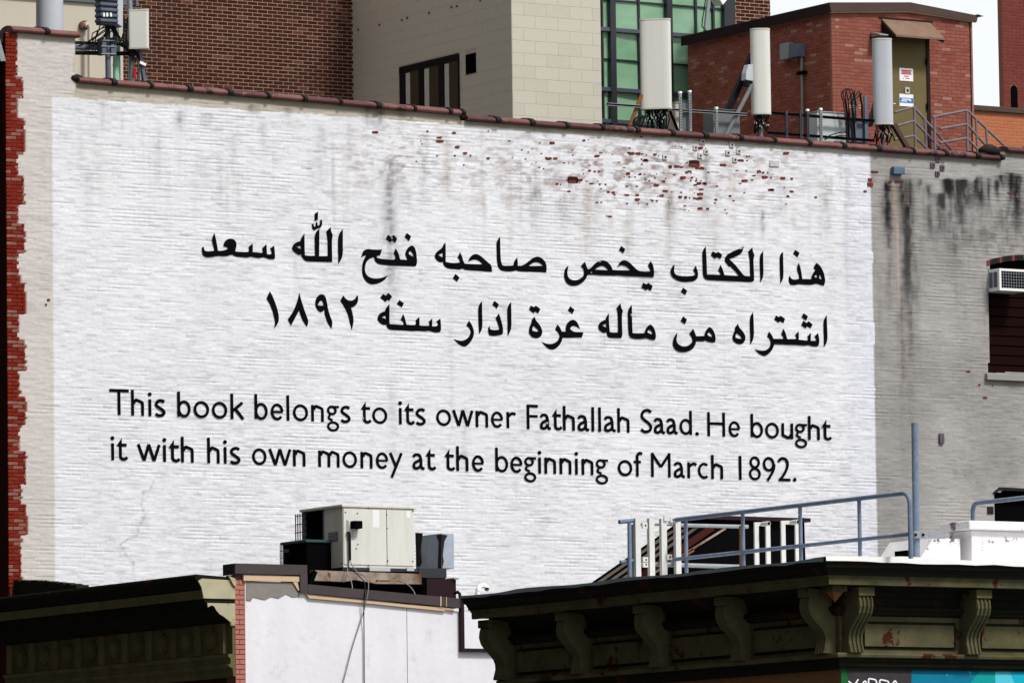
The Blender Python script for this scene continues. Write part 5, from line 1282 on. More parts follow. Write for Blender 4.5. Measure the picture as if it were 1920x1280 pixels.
# second mast with box antenna
sm2 = thing('antenna_mast', 'thin grey mast carrying the white box antenna and slanted strut', 'mast', tuple(P(246, 150, Y=y_ + .1)))
MB().tube([P(247, 162, Y=y_ + .1), P(243, -20, Y=y_ + .1)], .052, 12).build('pole', M['galv'], sm2)
MB().bar(P(272, 162, Y=y_ - .05), P(260, 88, Y=y_ - .05), .06, .08).build('brace', M['radio'], sm2)
MB().bar(P(257, 12, Y=y_), P(253, -20, Y=y_), .05, .05).build('upper_arm', M['radio'], sm2)
for a, b in [((262, 117), (273, 122))]: MB().bar(P(*a, Y=y_ - .12), P(*b, Y=y_ - .12), .03, .05).build('bolt_plate', M['pvc'], sm2)
p, q = P(250.5, 146, Y=y_ - .0), P(254.5, 128, Y=y_ - .0); MB().box(p.x, q.x, y_ - .02, y_, p.z, q.z).build('red_tag', M['red_tag'], sm2)
for k in range(8):
    qq = random.Random(30 + k); a = P(qq.uniform(233, 243), qq.uniform(30, 60), Y=y_ - .05)
    MB().tube([a, P(qq.uniform(226, 240), qq.uniform(70, 84), Y=y_ - .06), P(qq.uniform(240, 256), qq.uniform(92, 104), Y=y_ - .05), P(qq.uniform(246, 268), qq.uniform(108, 118), Y=y_ - .05)], .013, 6).build('cable', M['cable'], sm2)
bx_ = panel_antenna(242, 279.5, 18, 93, y_ - .12, .16, 'radome', .25, 'white box-shaped panel antenna before the dark brick wall', yaw=R(-4))
# handrails at the bulkhead steps
def tuberail(name, label, segs_, y, r=.027, mt='grey_rail'):
    t_ = thing(name, label, 'handrail', tuple(P(*segs_[0][1][0], Y=y)))
    for nm, pts in segs_: MB().tube([P(*p_[:2], Y=y + (p_[2] if len(p_) > 2 else 0)) for p_ in pts], r, 8).build(nm, M[mt], t_)
    return t_
yh = YK - .9
tuberail('handrail', 'grey stair handrail in front of the brown rooftop door', [
    ('top_rail', [(1677, 211), (1713, 201), (1790, 288)]), ('middle_rail', [(1683, 236), (1714, 227), (1772, 288)]), ('lower_rail', [(1676, 262), (1713, 255), (1748, 288)]),
    ('post', [(1714, 201), (1717, 285)]), ('post', [(1734, 224), (1737, 285)]), ('post', [(1752, 244), (1754, 285)])], yh)
tuberail('handrail', 'grey stair handrail right of the door, reaching past the hut corner', [
    ('top_rail', [(1748, 220), (1813, 207), (1888, 278)]), ('middle_rail', [(1762, 242), (1813, 233), (1862, 288)]), ('lower_rail', [(1762, 268), (1813, 259), (1842, 290)]),
    ('post', [(1752, 219), (1753, 285)]), ('post', [(1813, 207), (1814, 288)]), ('post', [(1830, 223), (1833, 288)]), ('post', [(1849, 240), (1851, 270)])], yh - .35)

# window air conditioner in the arched window
pw = P(1856, 545, Y=YW - .01)
wac = thing('window_air_conditioner', 'white window air conditioner sitting in the arched window at right', 'air conditioner', tuple(pw))
yf_ = YW - .36
f0 = P(1874.5, 544, Y=yf_); f1 = P(1874.5, 503, Y=yf_); xr = f0.x + .68
MB().box(f0.x, xr, yf_ + .03, YW + .15, f0.z, f1.z).build('housing', M['ac_white'], wac, bevel=.01)
fr_m = MB(); fr_m.box(f0.x - .0, f0.x + .045, yf_, yf_ + .028, f0.z, f1.z).box(xr - .045, xr, yf_, yf_ + .028, f0.z, f1.z).box(f0.x + .045, xr - .045, yf_, yf_ + .028, f0.z, f0.z + .05).box(f0.x + .045, xr - .045, yf_, yf_ + .028, f1.z - .045, f1.z)
fr_m.build('front_frame', M['ac_white'], wac)
MB().box(f0.x + .046, xr - .046, yf_ + .02, yf_ + .029, f0.z + .051, f1.z - .046).build('coil', M['void'], wac)
m = MB(); x_ = f0.x + .1
while x_ < xr - .05: m.box(x_, x_ + .007, yf_ + .005, yf_ + .012, f0.z + .05, f1.z - .045); x_ += .062
z = f0.z + .1
while z < f1.z - .05: m.box(f0.x + .045, xr - .045, yf_ + .003, yf_ + .0115, z, z + .007); z += .058
m.build('grille', M['galv'], wac)
for a, b in [(YW - .14, YW - .03), (YW - .29, YW - .17)]: MB().box(f0.x - .006, f0.x - .001, a, b, f0.z + .07, f1.z - .06).build('side_louvre', M['radio'], wac)
# metal cornice end of the street front, far left
cxm = thing('street_cornice', 'dark weathered metal cornice end at the far left corner of the tall building', 'cornice', (XF - .3, YW + .2, PZ(6, 115, Y=YW)))
MB().prism([(XF - .01, PZ(10, 60, Y=YW)), (XF - .55, PZ(10, 40, Y=YW)), (XF - .6, PZ(10, 58, Y=YW)), (XF - .25, PZ(10, 75, Y=YW)), (XF - .01, PZ(10, 80, Y=YW))], 'y', YW + .05, YW + 8).build('crown', M['tar'], cxm)
MB().prism([(XF + .0, PZ(10, 115, Y=YW)), (XF - .10, PZ(10, 116, Y=YW)), (XF - .26, PZ(10, 74, Y=YW)), (XF - .12, PZ(10, 73, Y=YW))], 'y', YW - .03, YW + 8).build('bracket', M['galv'], cxm)
# ================================================================ low building with the white side wall (left front)
YL = PY(441, 1150, X=XF)
def lz(px, py): return PZ(px, py, Y=YL)
def lx(px, py=1150): return PX(px, py, Y=YL)
lb = thing('stucco_side_building', 'low building with a dark bracketless cornice at left and a white stucco side wall', 'building', (XF, YL, 0))
lb['label'] = 'low building with a dark round-medallion cornice at left and a white stucco side wall'
XL1 = lx(1040)
xbs = lx(459.5)
zLt = lz(441, 1077)
xs_step = lx(571)
zs0, zs1 = lz(575, 1105), lz(1040, 1172)
MB().prism([(xbs, 0), (XL1, 0), (XL1, zs1), (xs_step, zs0), (xs_step, lz(560, 1092)), (xbs, lz(460, 1088))], 'y', YL, YL + .3).build('side_wall', M['stucco'], lb)
# grey unpainted band at the top left of the side wall, ragged lower edge
top_e = [(461, 1088), (558, 1092), (561, 1118)]
rag = [(548, 1119), (536, 1113), (522, 1121), (508, 1118), (496, 1124), (484, 1121), (474, 1119), (470, 1126), (461, 1125)]
MB().prism([(P(a, b, Y=YL).x, P(a, b, Y=YL).z) for a, b in top_e + rag], 'y', YL - .012, YL - .002).build('bare_patch', M['grey_stucco'], lb)
MB().box(XF, xbs - .002, YL + .012, YL + .3, 0, zLt).build('corner_wall', M['pink_mortar'], lb)
z = lz(450, 1300); r_ = 0
H = .082
while z < zLt - .12:
    hh = H - .012
    spl = .5 if r_ % 2 == 0 else .99
    for a, b in ([(XF + .002, xbs - .004)] if r_ % 2 else [(XF + .002, XF + .075), (XF + .085, xbs - .004)]):
        o = link('brick', vmesh2(rng.choice(['pink1', 'pink1', 'pink2']), round(b - a, 3), .008, round(hh, 4)), lb); o.location = ((a + b) / 2 - XF, .010, z)
    z += H; r_ += 1
YLF = YW - .02
MB().box(XF, XF + .3, YL + .31, YLF, 0, zLt - .3).build('street_facade', M['facade_red'], lb)
zrL = lz(700, 1145)
MB().box(XF + .3, XL1, YL + .3, YLF, zrL - .2, zrL).build('roof_deck', M['roofing'], lb)
# metal flashing and lumber
fl1 = MB().box(XF - .03, xs_step + .02, YL - .07, YL + .34, lz(445, 1075), lz(445, 1056)).build('flashing', M['flash'], lb)
MB().box(XF - .035, XF - .031, YL + .0, YL + .34, lz(445, 1077), lz(445, 1057)).build('end', M['dark_metal'], fl1)
MB().box(xs_step - .115, xs_step + .022, YL - .072, YL + .3, lz(571, 1111), lz(571, 1075.5)).build('drop_flashing', M['flash'], lb)
MB().box(lx(455), xs_step - .12, YL - .045, YL - .0, lz(500, 1089), lz(500, 1078.5)).build('lumber_strip', M['lumber'], lb)
MB().prism([(lx(547), lz(547, 1089)), (lx(556), lz(556, 1090)), (lx(560), lz(560, 1107)), (lx(557), lz(557, 1106))], 'y', YL - .04, YL - .013).build('lumber_strip', M['lumber'], lb)
def slope(name, pts, y0, y1, mt): return MB().prism([(P(a, b, Y=YL).x, P(a, b, Y=YL).z) for a, b in pts], 'y', y0, y1).build(name, M[mt], lb)
slope('flashing', [(573, 1112), (862, 1139.5), (862, 1122), (573, 1095)], YL - .075, YL + .34, 'flash')
slope('lumber_strip', [(570, 1110.5), (577, 1121), (700, 1132), (832, 1145.5), (826, 1138), (700, 1127), (577, 1114)], YL - .05, YL - .002, 'lumber')
slope('lumber_strip', [(820, 1139), (850, 1145), (846, 1141), (820, 1137)], YL - .055, YL - .002, 'lumber')
slope('seam_strip', [(821, 1136), (823, 1136), (823, 1118), (821, 1118)], YL - .082, YL - .0755, 'lumber')
slope('seam_strip', [(832, 1137), (833, 1137), (833, 1119), (832, 1119)], YL - .082, YL - .0755, 'lumber')
MB().box(lx(763.2, 1200) - .004, lx(763.2, 1200) + .004, YL - .003, YL + .001, 0, lz(763, 1140)).build('seam', M['flash'], lb)
# cornice on the street side
zc = lz(441, 1082)
cl_path = [(XF, YLF - .01), (XF, YL + .01)]
prof = [(0, 0), (.73, .04), (.745, .01), (.74, -.04), (.70, -.06), (.665, -.12), (.655, -.17), (.60, -.21), (.60, -.215), (0, -.215)]
cor = MB().sweep([(a, zc + b) for a, b in prof], cl_path).build('cornice', M['cornice_dark'], lb)
MB().sweep([(a, zc + b) for a, b in [(0, -.216), (.62, -.216), (.615, -.36), (0, -.36)]], cl_path).build('fascia', M['cornice_l'], cor)
MB().sweep([(a, zc + b) for a, b in [(0, -.361), (.57, -.361), (.57, -.42), (0, -.42)]], cl_path).build('soffit_moulding', M['cornice_dark'], cor)
og = [(0, -.421), (.54, -.421), (.53, -.50), (.44, -.47), (.40, -.49), (.36, -.56), (.30, -.62), (.22, -.66), (.12, -.70), (.10, -.74), (0, -.74)]
MB().sweep([(a, zc + b) for a, b in og], cl_path).build('ogee_moulding', M['cornice_dark'], cor)
MB().sweep([(a, zc + b) for a, b in [(0, -.741), (.05, -.741), (.05, -1.26), (0, -1.26)]], cl_path).build('frieze', M['cornice_l'], cor)
MB().sweep([(a, zc + b) for a, b in [(0, -1.261), (.13, -1.261), (.13, -1.31), (.09, -1.335), (.09, -1.42), (.12, -1.44), (.12, -1.47), (.05, -1.50), (.04, -1.62), (0, -1.64)]], cl_path).build('base_moulding', M['cornice_l'], cor)
# cream end boards facing the side
MB().prism([(XF - .62, zc - .03), (XF - .005, zc - .05), (XF - .005, zc - .355), (XF - .60, zc - .355), (XF - .64, zc - .17), (XF - .70, zc - .07)], 'y', YL - .012, YL + .008).build('end_board', M['cornice_end'], cor)
MB().prism([(XF - .53, zc - .43), (XF - .005, zc - .43), (XF - .005, zc - .735), (XF - .10, zc - .735), (XF - .22, zc - .65), (XF - .30, zc - .61), (XF - .36, zc - .55), (XF - .40, zc - .485), (XF - .45, zc - .465), (XF - .52, zc - .50)], 'y', YL - .010, YL + .008).build('end_board', M['cornice_end'], cor)
MB().box(XF - .10, XF + .0, YL - .02, YL + .008, zc - .80, zc - .74).build('end_block', M['cornice_end'], cor)
MB().prism([(XF - .14, zc + .02), (XF - .02, zc - .02), (XF - .0, zc - .16), (XF - .05, zc - .13)], 'y', YL - .05, YL + .0).build('torn_flap', M['cornice_end'], cor)
ys_ = [PY(px, 1220, X=XF) for px in (47, 89, 133, 178, 222, 267, 311, 357, 402)]
dy = (ys_[0] - ys_[-1]) / 8
for k, y0 in enumerate(ys_):
    m = MB(); m.prism([(y0 + .165 * math.cos(2 * math.pi * j / 22), zc - .985 + .165 * math.sin(2 * math.pi * j / 22)) for j in range(22)], 'x', XF - .085, XF - .051)
    o = m.build('medallion', M['cornice_l'], cor)
    MB().prism([(y0 + .115 * math.cos(2 * math.pi * j / 18), zc - .985 + .115 * math.sin(2 * math.pi * j / 18)) for j in range(18)], 'x', XF - .105, XF - .0855).build('boss', M['cornice_l'], cor, bevel=.01)
for k in range(10):
    y0 = ys_[0] + dy * (.5 - k) + .0
    if y0 < YL + .1: y0 = YL + .1
    MB().box(XF - .12, XF - .051, y0 - .09, y0 + .06, zc - 1.255, zc - .745).build('pilaster', M['cornice_l'], cor, bevel=.01)
    MB().box(XF - .50, XF - .42, y0 + .2, y0 + .36, zc - .47, zc - .422).build('dentil', M['cornice_l'], cor)
# peeling roofing felt along the cornice, ragged against the white wall
q = random.Random(5)
pts = []; px = 14
while px < 168: pts.append((px, 1088.5 + max(0, px - 90) * .10 + q.uniform(-1.6, 1.6) + (4 if px < 22 else 0))); px += q.uniform(1.2, 3.2)
yy = [(PY(a, b, X=XF + .35), PZ(a, b, X=XF + .35)) for a, b in pts]
MB().prism(yy + [(yy[-1][0], zc - .1), (yy[0][0], zc - .1)], 'x', XF + .1, XF + .35).build('ragged_felt', M['moss'], cor)

# ---- things on that roof: packaged air handler on a steel frame
YC = YL + 1.3
xa0, xa1 = PX(643, 1000, Y=YC), PX(777, 1000, Y=YC)
za0, za1 = PZ(643, 1063, Y=YC), PZ(643, 950, Y=YC)
ya1 = PY(566, 1000, X=xa0)
ac = thing('rooftop_air_handler', 'large cream rooftop air conditioning unit on a rusty beam frame', 'air conditioner', (xa0, YC, za0))
ysp = PY(608, 1000, X=xa0)
MB().box(xa0, xa1, YC, ysp, za0, za1).build('cabinet', M['ac'], ac, bevel=.008)
MB().box(xa0 + .06, xa1, ysp + .002, ya1, za0, za1).build('coil_section', M['void'], ac)
for k in range(2): MB().box(xa0, xa0 + .06, [ysp + .001, ya1 - .06][k], [ysp + .05, ya1][k], za0, za1).build('corner_post', M['radio'], ac)
m = MB()
for k in range(9):
    z = za0 + .08 + k * (za1 - za0 - .1) / 9; m.box(xa0 + .03, xa0 + .045, ysp + .05, ya1 - .06, z, z + .02)
m.build('coil_louvre', M['void'], ac)
MB().box(xa0 - .03, xa1 + .03, YC - .03, ya1 + .03, za1 + .001, za1 + .045).build('lid', M['ac'], ac, bevel=.006)
m = MB()
for k in range(5): 
    y_ = ya1 + .05 + .09 * 0; z = za1 - .06 - k * .14; m.bar((xa0 - .0, ya1 + .01, z), (xa0 - .0, ya1 + .22, z), .014, .014)
for k in range(3): m.bar((xa0, ya1 + .06 + k * .075, za1 - .02), (xa0, ya1 + .06 + k * .075, za1 - .7), .014, .014)
m.build('wire_guard', M['cable'], ac)
xsm = PX(724.5, 1000, Y=YC)
MB().box(xa0 + .012, xsm - .005, YC - .014, YC - .001, za0 + .05, za1 - .03).build('access_panel', M['ac'], ac, bevel=.004)
MB().box(xsm + .005, xa1 - .03, YC - .014, YC - .001, za0 + .05, za1 - .03).build('access_panel', M['ac'], ac, bevel=.004)
MB().box(xsm - .004, xsm + .004, YC - .0135, YC - .0, za0 + .05, za1 - .03).build('gap', M['void'], ac)
def acb(px0, py0, px1, py1, y0, y1, nm, mt, bev=0):
    p, q = P(px0, py1, Y=YC), P(px1, py0, Y=YC); return MB().box(p.x, q.x, YC - y1, YC - y0, p.z, q.z).build(nm, M[mt], ac, bevel=bev)
acb(698, 956, 710, 988, .0145, .016, 'sticker', 'ac_white'); acb(761, 957, 768, 970, .0145, .016, 'sticker', 'ac_white')
acb(656, 977, 671, 991, .016, .16, 'disconnect_box', 'void', .01)
for py in range(975, 1013, 3): acb(648, py, 653 if py < 995 else 654, py + 1.2, .0145, .02, 'vent_slot', 'galv')
for py in range(995, 1013, 3): acb(658, py, 663, py + 1.2, .0145, .02, 'vent_slot', 'galv')
m = MB()
for px, py in [(647, 960), (669, 962), (669, 991), (670, 1020), (667, 1028), (724, 965), (725, 990), (726, 1051), (773, 958), (773, 1052), (640, 1056), (690, 1060), (690, 952), (726, 952), (768, 953)]:
    p = P(px, py, Y=YC); m.disc((p.x, p.z, YC - .02), .012, 'y', .006, 8)
m.build('screws', M['void'], ac)
y0_, y1_ = PY(633, 1005, X=xa0), PY(617, 1005, X=xa0)
m = MB()
for k in range(5): z = PZ(625, 999 + 3.2 * k, X=xa0); m.box(xa0 - .012, xa0 - .009, y0_, y1_, z - .008, z + .006)
m.build('label_print', M['galv'], ac)
MB().box(xa0 - .009, xa0 - .001, y0_ - .01, y1_ + .01, PZ(625, 1014, X=xa0), PZ(625, 997, X=xa0)).build('label_plate', M['radio'], ac)
pts = [P(651, 998, Y=YC - .05), P(655, 998, Y=YC - .06), P(655.5, 1004, Y=YC - .06), P(656, 1050, Y=YC - .06)]
MB().tube(pts, .024, 8).build('pipe', M['cable'], ac)
MB().box(xa0 - .02, xa1 + .06, YC - .02, ya1, za0 - .05, za0 - .001).build('base_rail', M['mullion'], ac)
for a, b in [(692, 731), (762, 776)]: 
    p, q = P(a, 1070, Y=YC - .03), P(b, 1063, Y=YC - .03); MB().box(p.x, q.x, YC - .05, YC - .021, p.z, q.z).build('foot', M['cab_pale'], ac, bevel=.005)
# frame
frm = thing('equipment_frame', 'rusty steel beam platform carrying the rooftop units', 'frame', tuple(P(585, 1110, Y=YC)))
p, q = P(586, 1091, Y=YC - .1), P(790, 1073, Y=YC - .1)
x_m = PX(690, 1080, Y=YC - .1)
MB().prism([(p.x, p.z + .03), (PX(640, 1080, Y=YC), p.z + .02), (PX(660, 1080, Y=YC), p.z + .06), (PX(700, 1080, Y=YC), p.z - .0), (q.x, p.z + .01), (q.x, q.z - .02), (p.x, q.z)], 'y', YC - .1, YC - .02).build('beam', M['beam'], frm)
MB().box(p.x - .1, q.x + .35, YC + .0, YC + .8, p.z - .02, q.z - .0).build('cross_beam', M['void'], frm)
def dk_(px0, py0, px1, py1, y0, y1, nm='dunnage', mt='void', par=None):
    a, b = P(px0, py1, Y=YC), P(px1, py0, Y=YC); return MB().box(a.x, b.x, YC + y0, YC + y1, a.z, b.z).build(nm, M[mt], par or frm)
dk_(578, 1092, 846, 1125, .2, .9); dk_(798, 1085, 852, 1130, -.05, .2, mt='dark_metal'); dk_(846, 1083.5, 855, 1086, -.1, .3, 'plate', 'galv')
dk_(785, 1066, 836, 1082, -.02, .5, mt='mullion'); dk_(815, 1078, 835, 1090, .0, .4, mt='cable')
m = MB(); a, b = P(706, 1090, Y=YC - .3), P(730, 1086, Y=YC - .3)
m.box(a.x, b.x, YC - .32, YC - .28, a.z, a.z + .03); m.build('bracket', M['rust'], frm)
a, b = P(724, 1096, Y=YC + .15), P(751, 1092, Y=YC + .15)
MB().box(a.x, b.x, YC + .12, YC + .19, a.z, b.z).build('white_block', M['pvc'], frm)
MB().bar(P(578, 1100, Y=YC - .1), P(590, 1070, Y=YC - .1), .08, .08).build('leg', M['void'], frm)
# duct
xd_, yd_ = P(828, 1030, Y=YC + .1).x, YC + .1
yd1 = PY(779, 1030, X=xd_); zd0, zd1 = PZ(828, 1065, Y=yd_), PZ(828, 999, Y=yd_)
xd1_ = PX(851.5, 1030, Y=yd_)
du = thing('duct', 'grey sheet metal duct box with black tar streaks beside the large cream unit', 'duct', (xd_, yd_, zd0))
MB().box(xd_, xd1_, yd_, yd1, zd0, zd1).build('casing', M['duct'], du, bevel=.01)
def dpoly(pts, x=None, y=None):
    m = MB()
    if x is not None: m.prism([(PY(a, b, X=x), PZ(a, b, X=x)) for a, b in pts], 'x', x - .006, x - .001)
    else: m.prism([(PX(a, b, Y=y), PZ(a, b, Y=y)) for a, b in pts], 'y', y - .006, y - .001)
    m.build('tar_streak', M['tar'], du)
dpoly([(779, 998), (793, 999), (791, 1010), (789, 1030), (791, 1055), (786, 1062), (781, 1060)], x=xd_)
dpoly([(818, 1003), (828, 1001), (828, 1065), (821, 1064), (822, 1040), (823, 1015)], x=xd_)
dpoly([(828, 1001), (839, 1003), (833, 1014), (830, 1040), (832, 1052), (829, 1065)], y=yd_)
# small condenser behind
xc_ = PX(575, 1035, Y=YC + .4); yc0 = YC + .4; yc1 = PY(530, 1035, X=xc_)
cz0, cz1 = PZ(575, 1062, X=xc_, Y=None) if False else P(575, 1062, Y=yc0).z, P(560, 1016, Y=yc0).z
cn = thing('condenser_unit', 'small dark condenser with a teal lid left behind the large cream unit', 'air conditioner', (xc_, yc0, cz0))
MB().box(xc_, xc_ + .5, yc0, yc1, cz0 - .1, cz1).build('body', M['void'], cn)
MB().box(xc_ - .03, xc_ + .53, yc0 - .03, yc1 + .04, cz1 + .001, cz1 + .05).build('lid', mat('teal_lid', (.04, .075, .075), .5), cn, bevel=.01)
m = MB()
for k in range(3): m.bar((xc_ - .03, yc1 + .03 - k * .05, cz1), (xc_ - .03, yc1 + .03 - k * .05, cz0 - .1), .012, .012)
for k in range(4): m.bar((xc_ - .03, yc1 + .03, cz1 - .1 - k * .12), (xc_ - .03, yc1 - .1, cz1 - .1 - k * .12), .012, .012)
m.build('wire_guard', M['galv'], cn)
p = P(536, 1032, X=xc_); MB().box(xc_ - .006, xc_ - .001, p.y - .1, p.y + .1, p.z - .03, p.z + .03).build('badge', M['radio'], cn)
# cables over the wall
def hang(label, pts, r, mt='cable', nm='cable'):
    """pts: (px, py, dy) relative to the side wall plane"""
    q = [P(a, b, Y=YL + c) for a, b, c in pts]
    out = []
    for i in range(len(q) - 1):
        for k in range(4): out.append(q[i].lerp(q[i + 1], k / 4))
    out.append(q[-1])
    for _ in range(2): out = [out[0]] + [(out[i - 1] + out[i] * 2 + out[i + 1]) / 4 for i in range(1, len(out) - 1)] + [out[-1]]
    og_ = tuple(out[-1])
    return single(MB().tube(out, r, 6), nm, M[mt], label, 'cable', og_)
hang('thin dark cable hanging straight down the middle of the white stucco wall', [(654, 1050, 1.2), (652, 1062, 1.1), (672, 1078, .6), (684, 1090, .1), (685, 1104, -.1), (682, 1132, -.1), (682.5, 1180, -.03), (683, 1290, -.03)], .009)
hang('thin grey cable curling over the flashing and swinging down to the left', [(656, 1050, 1.2), (662, 1062, 1.0), (672, 1075, .5), (684, 1079, .1), (691, 1088, -.09), (691, 1104, -.10), (686, 1130, -.1), (681, 1150, -.05), (666, 1195, -.05), (657, 1225, -.05), (648, 1262, -.05), (640, 1290, -.05)], .009, 'cable_grey')
hang('short olive cable drooping from the beam behind the flashing', [(745, 1088, 1.0), (757, 1091, .7), (768, 1098, .4), (775, 1106, .2), (779, 1115, .1)], .009, 'cable_grey')
hang('olive cable looping from the unit base to the roof edge', [(655, 1052, 1.2), (650, 1075, 1.0), (658, 1086, .6), (661, 1100, .3), (659, 1108, .2)], .008, 'cable_grey')
cdl = thing('wall_conduit', 'dark right-angled conduit at the right end of the white stucco wall', 'conduit', tuple(P(863, 1222, Y=YL - .06)))
MB().tube([P(852, 1112, Y=YL + .1), P(858, 1109, Y=YL), P(862, 1113, Y=YL - .07), P(862.5, 1120, Y=YL - .07)], .028, 8).build('elbow', M['cable'], cdl)
MB().box(P(860, 1200, Y=YL).x, P(866, 1200, Y=YL).x, YL - .09, YL - .012, P(863, 1221, Y=YL).z, P(863, 1118, Y=YL).z).build('upright', M['dark_metal'], cdl)
MB().box(P(866.1, 1200, Y=YL).x, P(960, 1200, Y=YL).x, YL - .09, YL - .012, P(863, 1221, Y=YL).z, P(863, 1215, Y=YL).z).build('run', M['dark_metal'], cdl)
gn = thing('vent_pipe', 'white gooseneck vent pipe on the roof between the two dark cornices', 'vent pipe', tuple(P(896, 1135, Y=YL + .5)))
yv = YL + .5
MB().tube([P(895, 1140, Y=yv), P(896, 1110, Y=yv), P(897, 1102, Y=yv), P(902, 1097.5, Y=yv), P(908, 1097, Y=yv), P(912, 1100, Y=yv), P(913, 1104, Y=yv - .05)], .042, 12, caps=False).build('pipe', M['pvc'], gn)
p = P(897, 1108, Y=yv); MB().tube([p, p + Vector((.004, 0, .035))], .050, 12).build('collar', M['pvc'], gn)
p = P(913, 1104, Y=yv - .05); MB().tube([p + Vector((0, 0, .012)), p + Vector((0, 0, .016))], .038, 12).build('mouth', M['void'], gn)

# ================================================================ right front: corner building with bracketed cornice
YM = PY(1577, 1250, X=XF)
YME = PY(948, 1240, X=XF)
XM1 = XF + 9.0
zm = PZ(1545, 1047, X=XF - .8)
KZ = .915
cb = thing('corner_building', 'corner building with a heavy bracketed green cornice and painted wall below', 'building', (XF, YM, 0))
MB().box(XF, XF + .3, YM, YME, 0, zm - .3).build('street_facade', M['brown_wall'], cb)
MB().box(XF + .301, XM1, YM, YM + .3, 0, zm - .3).build('side_facade', M['m_blue'], cb)
MB().box(XF + .3, XM1, YME - .3, YME, 0, zm - .3).build('rear_wall', M['stucco'], cb)
MB().box(XF + .0, XM1, YM + .31, YME - .31, zm - .5, zm - .32).build('roof_deck', M['roofing'], cb)
mp_ = [(XF, YME), (XF, YM), (XM1, YM)]
crown = [(0, 0), (.80, 0), (.80, -.05), (.765, -.07), (.755, -.12), (.71, -.14), (.675, -.19), (.665, -.235), (0, -.235)]
cm = MB().sweep([(a, zm + b * KZ) for a, b in crown], mp_).build('cornice', M['cornice_dark'], cb)
MB().sweep([(a, zm + b * KZ) for a, b in [(0, -.236), (.635, -.236), (.63, -.262), (.61, -.27), (.605, -.375), (.56, -.38), (.56, -.365), (0, -.365)]], mp_).build('fascia', M['cornice_m'], cm)
MB().sweep([(a, zm + b * KZ) for a, b in [(0, -.366), (.30, -.366), (.27, -.42), (.16, -.44), (.14, -.52), (.10, -.54), (.10, -.66), (.16, -.68), (.17, -.73), (.13, -.76), (.11, -.80), (.05, -.82), (0, -.82)]], mp_).build('bed_moulding', M['cornice_dark'], cm)
MB().sweep([(a, zm + b * KZ) for a, b in [(0, -.821), (.05, -.821), (.05, -1.40), (0, -1.40)]], mp_).build('frieze', M['cornice_m'], cm)
MB().sweep([(a, zm + b * KZ) for a, b in [(0, -1.401), (.17, -1.401), (.18, -1.43), (.17, -1.465), (.12, -1.475), (0, -1.475)]], mp_).build('ledge', M['cornice_m'], cm)
MB().sweep([(a, zm + b * KZ) for a, b in [(0, -1.476), (.11, -1.476), (.11, -1.53), (.08, -1.54), (.08, -1.60), (.05, -1.62), (.05, -1.645), (0, -1.65)]], mp_).build('base_moulding', M['cornice_dark'], cm)
# metal capping, slightly wavy: lead on the street side, white membrane on the other
def capping(p0, p1, nrm, mt, up, n=26, seed=1):
    q = random.Random(seed); m = MB(); rows = []
    for i in range(n + 1):
        t_ = i / n; x = p0[0] + (p1[0] - p0[0]) * t_; y = p0[1] + (p1[1] - p0[1]) * t_
        wv = .012 * math.sin(t_ * 23 + seed) + q.uniform(-.006, .006); ed = q.uniform(-.012, .012)
        o0, o1 = .815 + wv * .6, .4
        rows.append([(x + nrm[0] * o1, y + nrm[1] * o1, zm + .02 + wv + up * .6), (x + nrm[0] * o0, y + nrm[1] * o0, zm + .012 + wv + up * (1 if 0 < t_ < 1 else 1)), (x + nrm[0] * (o0 + .004), y + nrm[1] * (o0 + .004), zm - .035 + ed), (x + nrm[0] * (o0 - .03), y + nrm[1] * (o0 - .03), zm - .03 + ed)])
    vs = [v for r_ in rows for v in r_]
    fs = [(i * 4 + j, (i + 1) * 4 + j, (i + 1) * 4 + j + 1, i * 4 + j + 1) for i in range(n) for j in range(3)]
    m.add(vs, fs); m.build('capping', M[mt], cm)
capping((XF, YME + .0), (XF, YM - .79), (-1, 0), 'lead', .0, 30, 3)
capping((XF - .79, YM), (XM1, YM), (0, -1), 'white_membrane', .03, 30, 5)
MB().box(XF - .4, XM1, YM - .4, YME, zm - .02, zm + .005).build('roof_edge', M['white_membrane'], cm)
# brackets
def bracket_mesh():
    w_ = .27
    body = [(0, 0), (.44, 0), (.44, -.13), (.40, -.135), (.42, -.20), (.43, -.29), (.40, -.39), (.33, -.48), (.25, -.56), (.18, -.64), (.145, -.73), (.14, -.82), (.165, -.92), (.185, -1.0), (0, -1.0)]
    m = MB()
    m.prism([(-p, z) for p, z in body], 'x', -w_ / 2 + .012, w_ / 2 - .012)
    # flat head block
    m.prism([(-.46, .0), (-.46, -.13), (-.02, -.13), (-.02, 0)], 'x', -w_ / 2, w_ / 2)
    rib = body[3:14]
    for k in range(4):
        c = -w_ / 2 + .032 + k * (w_ - .064) / 3
        vs = []; n = len(rib)
        for j, (p, z) in enumerate(rib):
            a = rib[max(j - 1, 0)]; b = rib[min(j + 1, n - 1)]; dx, dz = b[0] - a[0], b[1] - a[1]; l = math.hypot(dx, dz); nx, nz_ = -dz / l, dx / l
            for off, hh in ((-.020, .002), (-.012, .028), (.012, .028), (.020, .002)):
                vs.append((c + off, -(p + nx * hh), z + nz_ * hh))
        fs = [(j * 4 + i, j * 4 + i + 1, (j + 1) * 4 + i + 1, (j + 1) * 4 + i) for j in range(n - 1) for i in range(3)] + [(3, 2, 1, 0), tuple((n - 1) * 4 + i for i in range(4))]
        m.add(vs, fs)
    return m
bmsh = None
